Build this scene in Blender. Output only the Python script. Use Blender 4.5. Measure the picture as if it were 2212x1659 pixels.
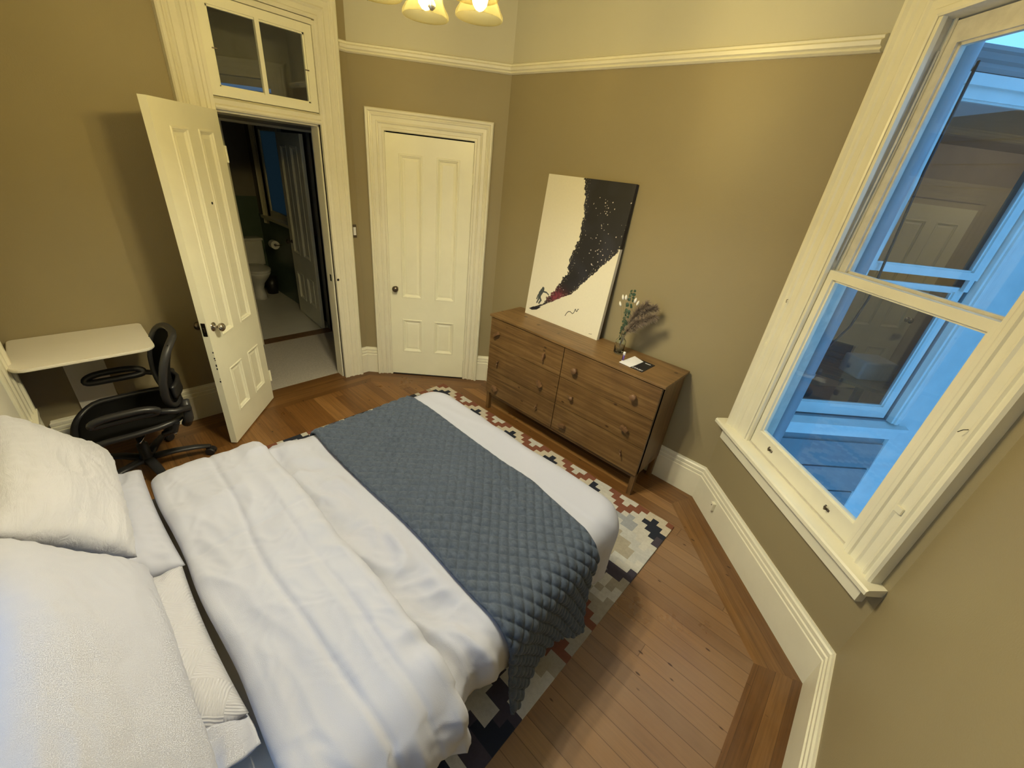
import bpy, bmesh, math, random
from mathutils import Vector, Matrix, noise
for o in list(bpy.data.objects): bpy.data.objects.remove(o)
SC = bpy.context.scene
COL = SC.collection
PI = math.pi
# ------------------------------------------------------------------ camera
F_PX = 873.55
pitch, roll, yaw = -0.4875, -0.119, 0.6976
def _rot():
    a = Matrix.Rotation(yaw, 3, 'Z'); b = Matrix.Rotation(pitch, 3, 'X'); c = Matrix.Rotation(roll, 3, 'Y')
    return a @ b @ c
R3 = _rot()
right, fwd, up = R3.col[0].copy(), R3.col[1].copy(), R3.col[2].copy()
cam_d = bpy.data.cameras.new('camera'); cam = bpy.data.objects.new('camera', cam_d); COL.objects.link(cam)
M = Matrix.Identity(4)
for i in range(3):
    M[i][0] = right[i]; M[i][1] = up[i]; M[i][2] = -fwd[i]
M[0][3], M[1][3], M[2][3] = 2.2948, -2.3681, 2.032
cam.matrix_world = M
cam_d.sensor_fit = 'HORIZONTAL'; cam_d.sensor_width = 36.0; cam_d.lens = F_PX / 2212 * 36.0
cam_d.clip_start = 0.02; cam_d.clip_end = 200
SC.camera = cam
# ------------------------------------------------------------------ sky, exposure
W = bpy.data.worlds.new('dusk_sky'); SC.world = W; W.use_nodes = True
bg = W.node_tree.nodes['Background']
bg.inputs[0].default_value = (0.17, 0.50, 1.0, 1)
bg.inputs[1].default_value = 2.05
SC.view_settings.view_transform = 'Standard'; SC.view_settings.look = 'None'
SC.view_settings.exposure = 0.0; SC.view_settings.gamma = 1.0; SC.view_settings.use_curve_mapping = False
LAMP_COLOR = (1.0, 0.92, 0.66); LAMP_POWER = 1200.0
try:
    SC.cycles.use_denoising = True; SC.cycles.max_bounces = 10; SC.cycles.diffuse_bounces = 5
    SC.cycles.transparent_max_bounces = 12; SC.cycles.sample_clamp_indirect = 6
except Exception: pass
def portal(name, loc, u, n_in, wd, ht):
    l = bpy.data.lights.new(name, 'AREA'); l.shape = 'RECTANGLE'; l.size = wd; l.size_y = ht; l.energy = 1
    l.cycles.is_portal = True
    o = bpy.data.objects.new(name, l); COL.objects.link(o)
    z = -Vector(n_in).normalized(); x = Vector(u).normalized(); y = z.cross(x)
    m = Matrix.Identity(4)
    for i in range(3): m[i][0] = x[i]; m[i][1] = y[i]; m[i][2] = z[i]; m[i][3] = loc[i]
    o.matrix_world = m
# ------------------------------------------------------------------ materials
def nt(name):
    m = bpy.data.materials.new(name); m.use_nodes = True
    t = m.node_tree; b = t.nodes['Principled BSDF']
    return m, t, b
def N(t, k, **kw):
    n = t.nodes.new(k)
    for a, v in kw.items(): setattr(n, a, v)
    return n
def L(t, a, b): t.links.new(a, b)
def coords(t, scale=(1, 1, 1), rot=(0, 0, 0), kind='Object'):
    tc = N(t, 'ShaderNodeTexCoord'); mp = N(t, 'ShaderNodeMapping')
    mp.inputs['Scale'].default_value = scale; mp.inputs['Rotation'].default_value = rot
    L(t, tc.outputs[kind], mp.inputs['Vector']); return mp.outputs[0]
def ramp(t, fac, stops):
    r = N(t, 'ShaderNodeValToRGB'); e = r.color_ramp.elements
    while len(e) < len(stops): e.new(0.5)
    for i, (p, c) in enumerate(stops): e[i].position = p; e[i].color = (*c, 1)
    L(t, fac, r.inputs[0]); return r.outputs[0]
def noise_n(t, v, sc, det=4, rough=.55):
    n = N(t, 'ShaderNodeTexNoise'); n.inputs['Scale'].default_value = sc; n.inputs['Detail'].default_value = det
    n.inputs['Roughness'].default_value = rough; L(t, v, n.inputs['Vector']); return n
def bump(t, b, h, st=.3, dist=.01):
    bm_ = N(t, 'ShaderNodeBump'); bm_.inputs['Strength'].default_value = st; bm_.inputs['Distance'].default_value = dist
    L(t, h, bm_.inputs['Height']); L(t, bm_.outputs[0], b.inputs['Normal'])
def simple(name, c, rough=.5, metal=0, var=.06, nsc=6, bst=.0, bsc=60, spec=.5, sheen=0, coat=0):
    m, t, b = nt(name)
    b.inputs['Roughness'].default_value = rough; b.inputs['Metallic'].default_value = metal
    b.inputs['Specular IOR Level'].default_value = spec
    if sheen: b.inputs['Sheen Weight'].default_value = sheen
    if coat: b.inputs['Coat Weight'].default_value = coat
    v = coords(t); n = noise_n(t, v, nsc)
    L(t, ramp(t, n.outputs[0], [(.3, [x * (1 - var) for x in c]), (.7, [min(1, x * (1 + var)) for x in c])]), b.inputs['Base Color'])
    if bst:
        n2 = noise_n(t, v, bsc, 3); bump(t, b, n2.outputs[0], bst, .002)
    return m
MT = {}
MT['tan'] = simple('tan_wall_paint', (.31, .258, .150), .5, var=.025, nsc=2, bst=.25, bsc=140, spec=.35)
MT['cream'] = simple('cream_wall_paint', (.56, .535, .42), .55, var=.02, nsc=2, bst=.2, bsc=140)
MT['trim'] = simple('white_gloss_paint', (.80, .77, .62), .33, var=.035, nsc=5, bst=.35, bsc=35)
MT['door'] = simple('white_door_paint', (.88, .86, .68), .3, var=.03, nsc=4, bst=.3, bsc=30)
MT['old_trim'] = simple('worn_white_paint', (.62, .59, .50), .5, var=.10, nsc=18, bst=.6, bsc=40)
MT['dark_gap'] = simple('dark_gap', (.01, .01, .01), .9)
MT['brass_dark'] = simple('aged_bronze_metal', (.17, .14, .11), .32, 1)
MT['nickel'] = simple('antique_nickel_metal', (.46, .42, .36), .24, 1)
MT['black_plastic'] = simple('black_plastic', (.018, .018, .02), .38)
MT['dark_grey'] = simple('graphite_frame', (.028, .028, .03), .42)
MT['mesh_black'] = simple('black_mesh_fabric', (.007, .007, .007), .9, bst=.6, bsc=400, spec=.15)
MT['chrome'] = simple('chrome', (.75, .75, .76), .12, 1)
MT['desk'] = simple('white_laminate', (.80, .77, .69), .4, var=.015)
MT['porcelain'] = simple('white_porcelain', (.75, .75, .75), .15)
MT['carpet'] = simple('beige_hall_carpet', (.46, .42, .36), .95, var=.12, nsc=90, bst=1.0, bsc=260)
MT['bath_tile'] = simple('pale_bath_floor', (.62, .60, .54), .35, var=.03)
MT['green'] = simple('dark_green_wainscot', (.10, .15, .12), .35, var=.08)
MT['hall'] = simple('hall_wall_paint', (.26, .24, .20), .6)
MT['paper'] = simple('white_paper', (.82, .82, .84), .6)
MT['black_card'] = simple('black_card', (.012, .012, .016), .45)
MT['ink'] = simple('grey_ink', (.12, .12, .13), .6)
MT['ext'] = simple('outdoor_white_paint', (.72, .76, .72), .5, var=.05, nsc=9, bst=.5, bsc=25)
MT['siding'] = simple('outdoor_grey_siding', (.24, .27, .28), .6, var=.06, nsc=7, bst=.4, bsc=30)
MT['gutter'] = simple('galvanised_pipe', (.33, .33, .34), .45, var=.08, nsc=8)
MT['room2'] = simple('neighbour_room_plaster', (.50, .44, .34), .6, var=.05)
MT['towel'] = simple('dark_green_towel', (.035, .06, .065), .9, bst=.8, bsc=200)
MT['foam'] = simple('white_foam_package', (.62, .60, .58), .6, bst=.5, bsc=30)
MT['lamp_metal'] = simple('brushed_silver_metal', (.62, .58, .5), .28, 1)
MT['purple'] = simple('purple_label', (.13, .07, .30), .4)
MT['green_leaf'] = simple('eucalyptus_leaf', (.03, .065, .035), .55, var=.3, nsc=40)
MT['bunny'] = simple('cream_seed_head', (.85, .82, .74), .9, bst=.8, bsc=300)
MT['stem'] = simple('dry_stem', (.25, .19, .09), .8)
MT['pampas'] = simple('dry_pampas', (.26, .20, .15), .9, var=.25, nsc=60)
def fabric(name, c, bst=.25, fine=700, var=.02, rough=.85, sheen=.15, wr=0, wsc=6):
    m, t, b = nt(name)
    b.inputs['Roughness'].default_value = rough; b.inputs['Sheen Weight'].default_value = sheen
    b.inputs['Specular IOR Level'].default_value = .2
    v = coords(t); n = noise_n(t, v, 5)
    L(t, ramp(t, n.outputs[0], [(.3, [x * (1 - var) for x in c]), (.7, c)]), b.inputs['Base Color'])
    n2 = noise_n(t, v, fine, 2)
    h = n2.outputs[0]
    if wr:
        n3 = noise_n(t, v, wsc * .55, 5, .55); n3.noise_type = 'RIDGED_MULTIFRACTAL'; n3.inputs['Distortion'].default_value = .25; n3.normalize = True
        ms = N(t, 'ShaderNodeMath', operation='MULTIPLY'); ms.inputs[1].default_value = wr * .55; L(t, n3.outputs[0], ms.inputs[0])
        ad = N(t, 'ShaderNodeMath', operation='MULTIPLY_ADD'); ad.inputs[1].default_value = .05
        L(t, h, ad.inputs[0]); L(t, ms.outputs[0], ad.inputs[2]); h = ad.outputs[0]
    bump(t, b, h, bst, .022 if wr else .001)
    return m
MT['duvet'] = fabric('white_cotton_duvet', (.43, .445, .53), .9, wr=1.0, wsc=6)
MT['sheet'] = fabric('white_sheet', (.52, .50, .48), .35, wr=.8, wsc=6)
MT['pillow'] = fabric('white_pillow_cotton', (.41, .425, .515), .5, wr=1.2, wsc=4)
def crinkle():
    m, t, b = nt('white_crinkled_cotton'); b.inputs['Roughness'].default_value = .9; b.inputs['Base Color'].default_value = (.465, .47, .525, 1)
    b.inputs['Sheen Weight'].default_value = .15
    v = coords(t, (3.5, 16, 10)); n = noise_n(t, v, 2.2, 5, .6); n.inputs['Distortion'].default_value = .7
    bump(t, b, n.outputs[0], .55, .014); return m
MT['crinkle'] = crinkle()
def sham():
    m, t, b = nt('white_matelasse'); b.inputs['Roughness'].default_value = .85; b.inputs['Base Color'].default_value = (.45, .455, .515, 1)
    v = coords(t, (1, 1, 1), (0, 0, .55))
    ch = N(t, 'ShaderNodeTexChecker'); ch.inputs['Scale'].default_value = 11; L(t, v, ch.inputs['Vector'])
    w1 = N(t, 'ShaderNodeTexWave', bands_direction='X'); w1.inputs['Scale'].default_value = 45; L(t, v, w1.inputs['Vector'])
    w2 = N(t, 'ShaderNodeTexWave', bands_direction='Y'); w2.inputs['Scale'].default_value = 45; L(t, v, w2.inputs['Vector'])
    mx = N(t, 'ShaderNodeMix', data_type='FLOAT'); L(t, ch.outputs['Fac'], mx.inputs[0]); L(t, w1.outputs[1], mx.inputs[2]); L(t, w2.outputs[1], mx.inputs[3])
    bump(t, b, mx.outputs[0], .45, .003); return m
MT['sham'] = sham()
def velvet():
    m, t, b = nt('grey_blue_velvet'); b.inputs['Roughness'].default_value = .75; b.inputs['Specular IOR Level'].default_value = .25
    b.inputs['Sheen Weight'].default_value = .2; b.inputs['Sheen Roughness'].default_value = .35
    b.inputs['Sheen Tint'].default_value = (.75, .8, .9, 1)
    v = coords(t, (1, 1.6, 1)); n = noise_n(t, v, 42, 4, .65); n.inputs['Distortion'].default_value = .8
    L(t, ramp(t, n.outputs[0], [(.32, (.046, .060, .086)), (.70, (.076, .096, .132))]), b.inputs['Base Color'])
    n2 = noise_n(t, v, 60, 3, .6); bump(t, b, n2.outputs[0], .2, .002); return m
MT['velvet'] = velvet()
def pine(name, c0, c1, c2, along=(1, 1, 1), knots=True, rough=.42):
    m, t, b = nt(name); b.inputs['Roughness'].default_value = rough
    v = coords(t, along); n = noise_n(t, v, 3.2, 6, .62); n.inputs['Distortion'].default_value = .6
    c = ramp(t, n.outputs[0], [(.25, c0), (.5, c1), (.72, c2)])
    v2 = coords(t); n2 = noise_n(t, v2, 3.5, 3)
    mx = N(t, 'ShaderNodeMix', data_type='RGBA', blend_type='MULTIPLY'); mx.inputs[0].default_value = .8
    L(t, c, mx.inputs[6]); L(t, ramp(t, n2.outputs[0], [(.32, (.62, .58, .55)), (.62, (1, 1, 1))]), mx.inputs[7])
    out = mx.outputs[2]
    if knots:
        vo = N(t, 'ShaderNodeTexVoronoi'); vo.inputs['Scale'].default_value = 5.5; mp = coords(t, (1, 1, 1.8)); L(t, mp, vo.inputs['Vector'])
        k = ramp(t, vo.outputs['Distance'], [(.055, (.22, .13, .08)), (.10, (1, 1, 1))])
        mk = N(t, 'ShaderNodeMix', data_type='RGBA', blend_type='MULTIPLY'); mk.inputs[0].default_value = .8
        L(t, out, mk.inputs[6]); L(t, k, mk.inputs[7]); out = mk.outputs[2]
    L(t, out, b.inputs['Base Color']); bump(t, b, n.outputs[0], .12, .003); return m
PC = ((.080, .040, .012), (.165, .090, .030), (.245, .145, .055))
MT['pine_x'] = pine('stained_pine', *PC, along=(.6, 14, 14))
MT['pine_side'] = pine('stained_pine_side', *PC, along=(12, 12, .8), knots=False)
MT['pine_top'] = pine('stained_pine_top', (.11, .06, .021), (.20, .115, .043), (.275, .165, .068), along=(.6, 12, 12))
MT['knob_wood'] = pine('reddish_handle_wood', (.10, .05, .022), (.17, .09, .04), (.23, .12, .055), along=(8, 8, 8), knots=False)
def plank_mat(name, rotz, dark=1.0, pw=.057, off=0.0, red=1.0):
    m, t, b = nt(name); b.inputs['Roughness'].default_value = .30
    v = coords(t, (1, 1, 1), (0, 0, rotz))
    sp = N(t, 'ShaderNodeSeparateXYZ'); L(t, v, sp.inputs[0])
    dv = N(t, 'ShaderNodeMath', operation='DIVIDE'); L(t, sp.outputs[1], dv.inputs[0]); dv.inputs[1].default_value = pw
    fl = N(t, 'ShaderNodeMath', operation='FLOOR'); L(t, dv.outputs[0], fl.inputs[0])
    fr = N(t, 'ShaderNodeMath', operation='FRACT'); L(t, dv.outputs[0], fr.inputs[0])
    wn0 = N(t, 'ShaderNodeTexWhiteNoise', noise_dimensions='1D'); L(t, fl.outputs[0], wn0.inputs['W'])
    # board ends: x offset by a random amount per row
    ma = N(t, 'ShaderNodeMath', operation='MULTIPLY_ADD'); ma.inputs[1].default_value = 7.0; L(t, wn0.outputs[0], ma.inputs[0]); L(t, sp.outputs[0], ma.inputs[2])
    dx = N(t, 'ShaderNodeMath', operation='DIVIDE'); L(t, ma.outputs[0], dx.inputs[0]); dx.inputs[1].default_value = 3.1
    flx = N(t, 'ShaderNodeMath', operation='FLOOR'); L(t, dx.outputs[0], flx.inputs[0])
    frx = N(t, 'ShaderNodeMath', operation='FRACT'); L(t, dx.outputs[0], frx.inputs[0])
    cb = N(t, 'ShaderNodeCombineXYZ'); L(t, fl.outputs[0], cb.inputs[0]); L(t, flx.outputs[0], cb.inputs[1])
    wn = N(t, 'ShaderNodeTexWhiteNoise', noise_dimensions='2D'); L(t, cb.outputs[0], wn.inputs['Vector'])
    base = ramp(t, wn.outputs['Value'], [(0, (.15 * dark, .066 * dark, .018 * dark)), (.5, (.215 * dark, .102 * dark, .030 * dark)), (1, (.30 * dark, .155 * dark, .052 * dark))])
    # grain, stretched along the boards and shifted per board
    mp = N(t, 'ShaderNodeMapping'); mp.inputs['Scale'].default_value = (1.4, 34, 1); L(t, v, mp.inputs['Vector'])
    av = N(t, 'ShaderNodeVectorMath', operation='ADD'); L(t, mp.outputs[0], av.inputs[0]); L(t, wn.outputs['Color'], av.inputs[1])
    g = noise_n(t, av.outputs[0], 2.4, 6, .6)
    mx = N(t, 'ShaderNodeMix', data_type='RGBA', blend_type='MULTIPLY'); mx.inputs[0].default_value = .75
    L(t, base, mx.inputs[6]); L(t, ramp(t, g.outputs[0], [(.3, (.55, .5, .45)), (.6, (1.05, 1.0, .95))]), mx.inputs[7])
    # pale patches from noise
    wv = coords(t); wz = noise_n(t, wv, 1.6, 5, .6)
    mw = N(t, 'ShaderNodeMix', data_type='RGBA', blend_type='MIX'); sx = N(t, 'ShaderNodeSeparateXYZ'); L(t, wv, sx.inputs[0])     # pale mix grows towards higher x
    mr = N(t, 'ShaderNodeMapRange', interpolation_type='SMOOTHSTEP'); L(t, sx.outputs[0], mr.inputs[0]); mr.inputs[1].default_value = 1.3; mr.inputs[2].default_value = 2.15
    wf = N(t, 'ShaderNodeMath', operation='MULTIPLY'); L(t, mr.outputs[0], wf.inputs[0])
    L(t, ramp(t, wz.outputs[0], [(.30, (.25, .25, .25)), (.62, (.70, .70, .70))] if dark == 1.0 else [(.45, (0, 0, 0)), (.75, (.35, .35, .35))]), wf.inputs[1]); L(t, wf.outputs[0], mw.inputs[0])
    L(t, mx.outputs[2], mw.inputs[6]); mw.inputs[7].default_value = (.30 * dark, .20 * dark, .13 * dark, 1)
    # dark specks
    vo = N(t, 'ShaderNodeTexVoronoi'); vo.inputs['Scale'].default_value = 9; mv = coords(t, (.6, 1.6, 1), (0, 0, rotz)); L(t, mv, vo.inputs['Vector'])
    mk = N(t, 'ShaderNodeMix', data_type='RGBA', blend_type='MULTIPLY'); mk.inputs[0].default_value = .85
    L(t, mw.outputs[2], mk.inputs[6]); L(t, ramp(t, vo.outputs['Distance'], [(.05, (.12, .08, .06)), (.085, (1, 1, 1))]), mk.inputs[7])
    # seams
    def edge(f, lim):
        a = N(t, 'ShaderNodeMath', operation='LESS_THAN'); L(t, f, a.inputs[0]); a.inputs[1].default_value = lim; return a.outputs[0]
    e1 = edge(fr.outputs[0], .035); e2 = edge(frx.outputs[0], .0010)
    mxm = N(t, 'ShaderNodeMath', operation='MAXIMUM'); L(t, e1, mxm.inputs[0]); L(t, e2, mxm.inputs[1])
    ms = N(t, 'ShaderNodeMix', data_type='RGBA'); sc_ = N(t, 'ShaderNodeMath', operation='MULTIPLY'); L(t, mxm.outputs[0], sc_.inputs[0]); sc_.inputs[1].default_value = .62
    L(t, sc_.outputs[0], ms.inputs[0]); L(t, mk.outputs[2], ms.inputs[6]); ms.inputs[7].default_value = (.05, .022, .008, 1)
    L(t, ms.outputs[2], b.inputs['Base Color'])
    rr = ramp(t, wz.outputs[0], [(.35, (.26,) * 3), (.7, (.46,) * 3)]); L(t, rr, b.inputs['Roughness'])
    h = N(t, 'ShaderNodeMath', operation='MULTIPLY_ADD'); h.inputs[1].default_value = -1.0; L(t, mxm.outputs[0], h.inputs[0]); L(t, g.outputs[0], h.inputs[2])
    bump(t, b, h.outputs[0], .25, .002)
    return m
def glass(name, tint=(1, 1, 1), refl=1.0, rough=0.0, dirt=0.0):
    m = bpy.data.materials.new(name); m.use_nodes = True; t = m.node_tree; t.nodes.clear()
    o = N(t, 'ShaderNodeOutputMaterial'); tr = N(t, 'ShaderNodeBsdfTransparent'); gl = N(t, 'ShaderNodeBsdfGlossy')
    tr.inputs[0].default_value = (*tint, 1); gl.inputs['Roughness'].default_value = rough; gl.inputs[0].default_value = (refl, refl, refl, 1)
    lw = N(t, 'ShaderNodeLayerWeight'); lw.inputs[0].default_value = .5     # facing = 1 - |cos|, the same from both sides
    p5 = N(t, 'ShaderNodeMath', operation='POWER'); L(t, lw.outputs['Facing'], p5.inputs[0]); p5.inputs[1].default_value = 5
    fr = N(t, 'ShaderNodeMath', operation='MULTIPLY_ADD'); L(t, p5.outputs[0], fr.inputs[0]); fr.inputs[1].default_value = .9; fr.inputs[2].default_value = .045
    mx = N(t, 'ShaderNodeMixShader'); L(t, fr.outputs[0], mx.inputs[0]); L(t, tr.outputs[0], mx.inputs[1]); L(t, gl.outputs[0], mx.inputs[2])
    L(t, mx.outputs[0], o.inputs[0]); return m
MT['glass'] = glass('window_glass', (.96, .98, .98))
MT['frosted'] = None
def frosted():
    m = bpy.data.materials.new('frosted_glass'); m.use_nodes = True; t = m.node_tree; t.nodes.clear()
    o = N(t, 'ShaderNodeOutputMaterial'); a = N(t, 'ShaderNodeBsdfTranslucent'); a.inputs[0].default_value = (.16, .15, .13, 1)
    d = N(t, 'ShaderNodeBsdfDiffuse'); d.inputs[0].default_value = (.04, .04, .04, 1)
    mx = N(t, 'ShaderNodeMixShader'); mx.inputs[0].default_value = .75; L(t, d.outputs[0], mx.inputs[1]); L(t, a.outputs[0], mx.inputs[2]); L(t, mx.outputs[0], o.inputs[0]); return m
MT['frosted'] = frosted()
def shade_mat():
    m = bpy.data.materials.new('alabaster_lamp_glass'); m.use_nodes = True; t = m.node_tree; t.nodes.clear()
    o = N(t, 'ShaderNodeOutputMaterial'); a = N(t, 'ShaderNodeBsdfTranslucent'); a.inputs[0].default_value = (.062, .056, .028, 1)
    d = N(t, 'ShaderNodeBsdfDiffuse'); d.inputs[0].default_value = (.045, .040, .020, 1)
    g = N(t, 'ShaderNodeBsdfTransparent'); g.inputs[0].default_value = (.66, .60, .42, 1)
    m1 = N(t, 'ShaderNodeMixShader'); m1.inputs[0].default_value = .35; L(t, a.outputs[0], m1.inputs[1]); L(t, d.outputs[0], m1.inputs[2])
    m2 = N(t, 'ShaderNodeMixShader'); m2.inputs[0].default_value = .80; L(t, m1.outputs[0], m2.inputs[1]); L(t, g.outputs[0], m2.inputs[2])
    L(t, m2.outputs[0], o.inputs[0]); return m
MT['shade'] = shade_mat()
def emis(name, c, s):
    m = bpy.data.materials.new(name); m.use_nodes = True; t = m.node_tree; t.nodes.clear()
    o = N(t, 'ShaderNodeOutputMaterial'); e = N(t, 'ShaderNodeEmission'); e.inputs[0].default_value = (*c, 1); e.inputs[1].default_value = s
    L(t, e.outputs[0], o.inputs[0]); return m
MT['bulb'] = emis('glowing_bulb', LAMP_COLOR, LAMP_POWER)
def attr_mat(name, rough=.8, bst=0, bsc=300, lo=.86):
    m, t, b = nt(name); b.inputs['Roughness'].default_value = rough
    a = N(t, 'ShaderNodeAttribute', attribute_name='Col'); v = coords(t); n = noise_n(t, v, 60, 3)
    mx = N(t, 'ShaderNodeMix', data_type='RGBA', blend_type='MULTIPLY'); mx.inputs[0].default_value = 1
    L(t, a.outputs['Color'], mx.inputs[6]); L(t, ramp(t, n.outputs[0], [(.3, (lo,) * 3), (.7, (1,) * 3)]), mx.inputs[7])
    L(t, mx.outputs[2], b.inputs['Base Color'])
    if bst: n2 = noise_n(t, v, bsc, 2); bump(t, b, n2.outputs[0], bst, .002)
    return m
# ------------------------------------------------------------------ object helpers
def link(name, me, mats, parent=None, smooth=False):
    o = bpy.data.objects.new(name, me); COL.objects.link(o)
    for m in (mats if isinstance(mats, (list, tuple)) else [mats]): me.materials.append(m)
    if smooth:
        for p in me.polygons: p.use_smooth = True
    if parent is not None: o.parent = parent
    return o
def from_bm(name, bm, mats, parent=None, smooth=False):
    me = bpy.data.meshes.new(name); bm.normal_update(); bm.to_mesh(me); bm.free(); return link(name, me, mats, parent, smooth)
def empty(name, loc=(0, 0, 0), rz=0):
    o = bpy.data.objects.new(name, None); COL.objects.link(o); o.location = loc; o.rotation_euler = (0, 0, rz); o.empty_display_size = .05
    return o
def tag(o, label=None, cat=None, group=None, kind=None):
    if label: o['label'] = label
    if cat: o['category'] = cat
    if group: o['group'] = group
    if kind: o['kind'] = kind
    return o
def structure(o, label=None): return tag(o, label, None, None, 'structure')
def box(bm, x0, x1, y0, y1, z0, z1, bev=0.0, M_=None, mat=0):
    vs = [bm.verts.new((x, y, z)) for x in (x0, x1) for y in (y0, y1) for z in (z0, z1)]
    fs = [(0, 1, 3, 2), (4, 6, 7, 5), (0, 4, 5, 1), (2, 3, 7, 6), (0, 2, 6, 4), (1, 5, 7, 3)]
    F = [bm.faces.new([vs[i] for i in f]) for f in fs]
    for f in F: f.material_index = mat
    new = list(vs)
    if bev > 0:
        r = bmesh.ops.bevel(bm, geom=list({e for f in F for e in f.edges}), offset=bev, segments=2, profile=.7, affect='EDGES')
        new = list({v for v in r['verts']} | {v for v in vs if v.is_valid})
    if M_ is not None:
        for v in new: v.co = M_ @ v.co
    return new
def tube(bm, pts, r, seg=10, caps=True, closed=False, flat=1.0):
    pts = [Vector(p) for p in pts]; n = len(pts); rings = []
    rad = r if isinstance(r, (list, tuple)) else [r] * n
    prev = None
    for i, p in enumerate(pts):
        a = pts[(i - 1) % n] if (closed or i > 0) else p; b = pts[(i + 1) % n] if (closed or i < n - 1) else p
        d = (b - a).normalized()
        if prev is None:
            u_ = d.orthogonal().normalized() if abs(d.z) > .9 else Vector((0, 0, 1)).cross(d).normalized()
        else:
            u_ = (prev - d * prev.dot(d)).normalized()
        prev = u_; w_ = d.cross(u_)
        rings.append([bm.verts.new(p + (u_ * math.cos(2 * PI * k / seg) + w_ * math.sin(2 * PI * k / seg) * flat) * rad[i]) for k in range(seg)])
    m = n if closed else n - 1
    for i in range(m):
        A, B = rings[i], rings[(i + 1) % n]
        for k in range(seg): bm.faces.new([A[k], A[(k + 1) % seg], B[(k + 1) % seg], B[k]])
    if caps and not closed:
        bm.faces.new(rings[0][::-1]); bm.faces.new(rings[-1])
def lathe(bm, prof, seg=24, M_=None, cap=True):
    rings = []
    for r, z in prof:
        ring = [bm.verts.new((r * math.cos(2 * PI * k / seg), r * math.sin(2 * PI * k / seg), z)) for k in range(seg)]
        if M_ is not None:
            for v in ring: v.co = M_ @ v.co
        rings.append(ring)
    for A, B in zip(rings, rings[1:]):
        for k in range(seg): bm.faces.new([A[k], A[(k + 1) % seg], B[(k + 1) % seg], B[k]])
    if cap: bm.faces.new(rings[0][::-1]); bm.faces.new(rings[-1])
def xform(bm, M_, verts=None):
    for v in (verts or bm.verts): v.co = M_ @ v.co
S2 = math.sqrt(.5)
class Frame:
    """wall frame: u runs to the right seen from inside, n points out of the room, z up"""
    def __init__(s, ox, oy, ux, uy):
        s.o = Vector((ox, oy, 0)); s.u = Vector((ux, uy, 0)); s.n = Vector((-uy, ux, 0)); s.M = Matrix.Identity(4)
        for i in range(3): s.M[i][0] = s.u[i]; s.M[i][1] = s.n[i]; s.M[i][2] = (0, 0, 1)[i]; s.M[i][3] = s.o[i]
    def P(s, u, n, z): return s.o + s.u * u + s.n * n + Vector((0, 0, z))
FL = Frame(-1.26, 0, 0, 1)
FC = Frame(-1.26, -.4777, S2, S2)
FB = Frame(-.3941, .3872, 1, 0)
FW = Frame(1.8791, .3872, S2, -S2)
FR = Frame(2.7669, -.5006, 0, -1)
FF = Frame(2.7669, -2.718, -1, 0)
LC, LB, LW, LR, LF = 1.2242, 2.2733, 1.2555, 2.2174, 4.0269
WN = .025; TH = .12; ZR = 2.665; ZC = 3.35
def wall(name, F, u0, u1, ops=(), h=ZC, split=ZR, mats=None, n0=WN, th=TH, label=None):
    us = sorted({u0, u1, *[o[0] for o in ops], *[o[1] for o in ops]}); zs = sorted({0, h, *( [split] if split else []), *[o[2] for o in ops], *[o[3] for o in ops]})
    bm = bmesh.new()
    for a, b in zip(us, us[1:]):
        for c, d in zip(zs, zs[1:]):
            um, zm = (a + b) / 2, (c + d) / 2
            if any(o[0] < um < o[1] and o[2] < zm < o[3] for o in ops): continue
            box(bm, a, b, n0, n0 + th, c, d, 0, F.M, 1 if (split and zm > split) else 0)
    bmesh.ops.remove_doubles(bm, verts=bm.verts, dist=1e-5)
    # drop faces shared by two neighbouring cells
    seen = {}
    for f in bm.faces:
        k = tuple(sorted(v.index for v in f.verts)); seen.setdefault(k, []).append(f)
    o = from_bm(name, bm, mats or [MT['tan'], MT['cream']]); structure(o, label); return o
def extrude(bm, F, prof, ua, ub, ma=0, mb=0):
    """prof: (n, z) points; ends shifted by n*m for mitres"""
    A = [bm.verts.new(F.P(ua - n * ma, n, z)) for n, z in prof]; B = [bm.verts.new(F.P(ub + n * mb, n, z)) for n, z in prof]
    k = len(prof)
    for i in range(k): bm.faces.new([A[i], A[(i + 1) % k], B[(i + 1) % k], B[i]])
    bm.faces.new(A[::-1]); bm.faces.new(B)
BASE = [(.03, 0), (0, 0), (0, .198), (.006, .202), (.004, .212), (.004, .226), (.011, .231), (.009, .238), (.009, .255), (.016, .262), (.019, .274), (.03, .274)]
RAIL = [(.03, 2.66), (.012, 2.66), (-.002, 2.668), (.004, 2.678), (-.012, 2.684), (-.016, 2.70), (.0, 2.71), (-.004, 2.72), (.012, 2.728), (.03, 2.73)]
T22 = math.tan(PI / 8)
CAS = [(0, .05), (0, .0), (.006, -.004), (.018, -.004), (.023, .004), (.045, .002), (.052, -.007), (.058, -.009), (.066, -.003), (.092, -.005), (.098, -.013), (.106, -.015), (.112, -.008), (.118, -.010), (.126, -.024), (.138, -.026), (.146, -.018), (.150, .03)]
def casing(name, F, uL, uR, z0, zT, label, w=1.0, wt=1.0, sides=('l', 't', 'r'), parent=None, mat='trim', wr=None):
    bm = bmesh.new(); wr = wr or w
    st = []
    for a, n in CAS:
        st.append([(uL - a * w, z0), (uL - a * w, zT + a * wt), (uR + a * wr, zT + a * wt), (uR + a * wr, z0)])
    rows = [[bm.verts.new(F.P(u, CAS[i][1], z)) for (u, z) in s_] for i, s_ in enumerate(st)]
    for A, B in zip(rows, rows[1:]):
        for j in range(3): bm.faces.new([A[j], A[j + 1], B[j + 1], B[j]])
    o = from_bm(name, bm, MT[mat], parent)
    if parent is None: structure(o, label)
    return o
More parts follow.
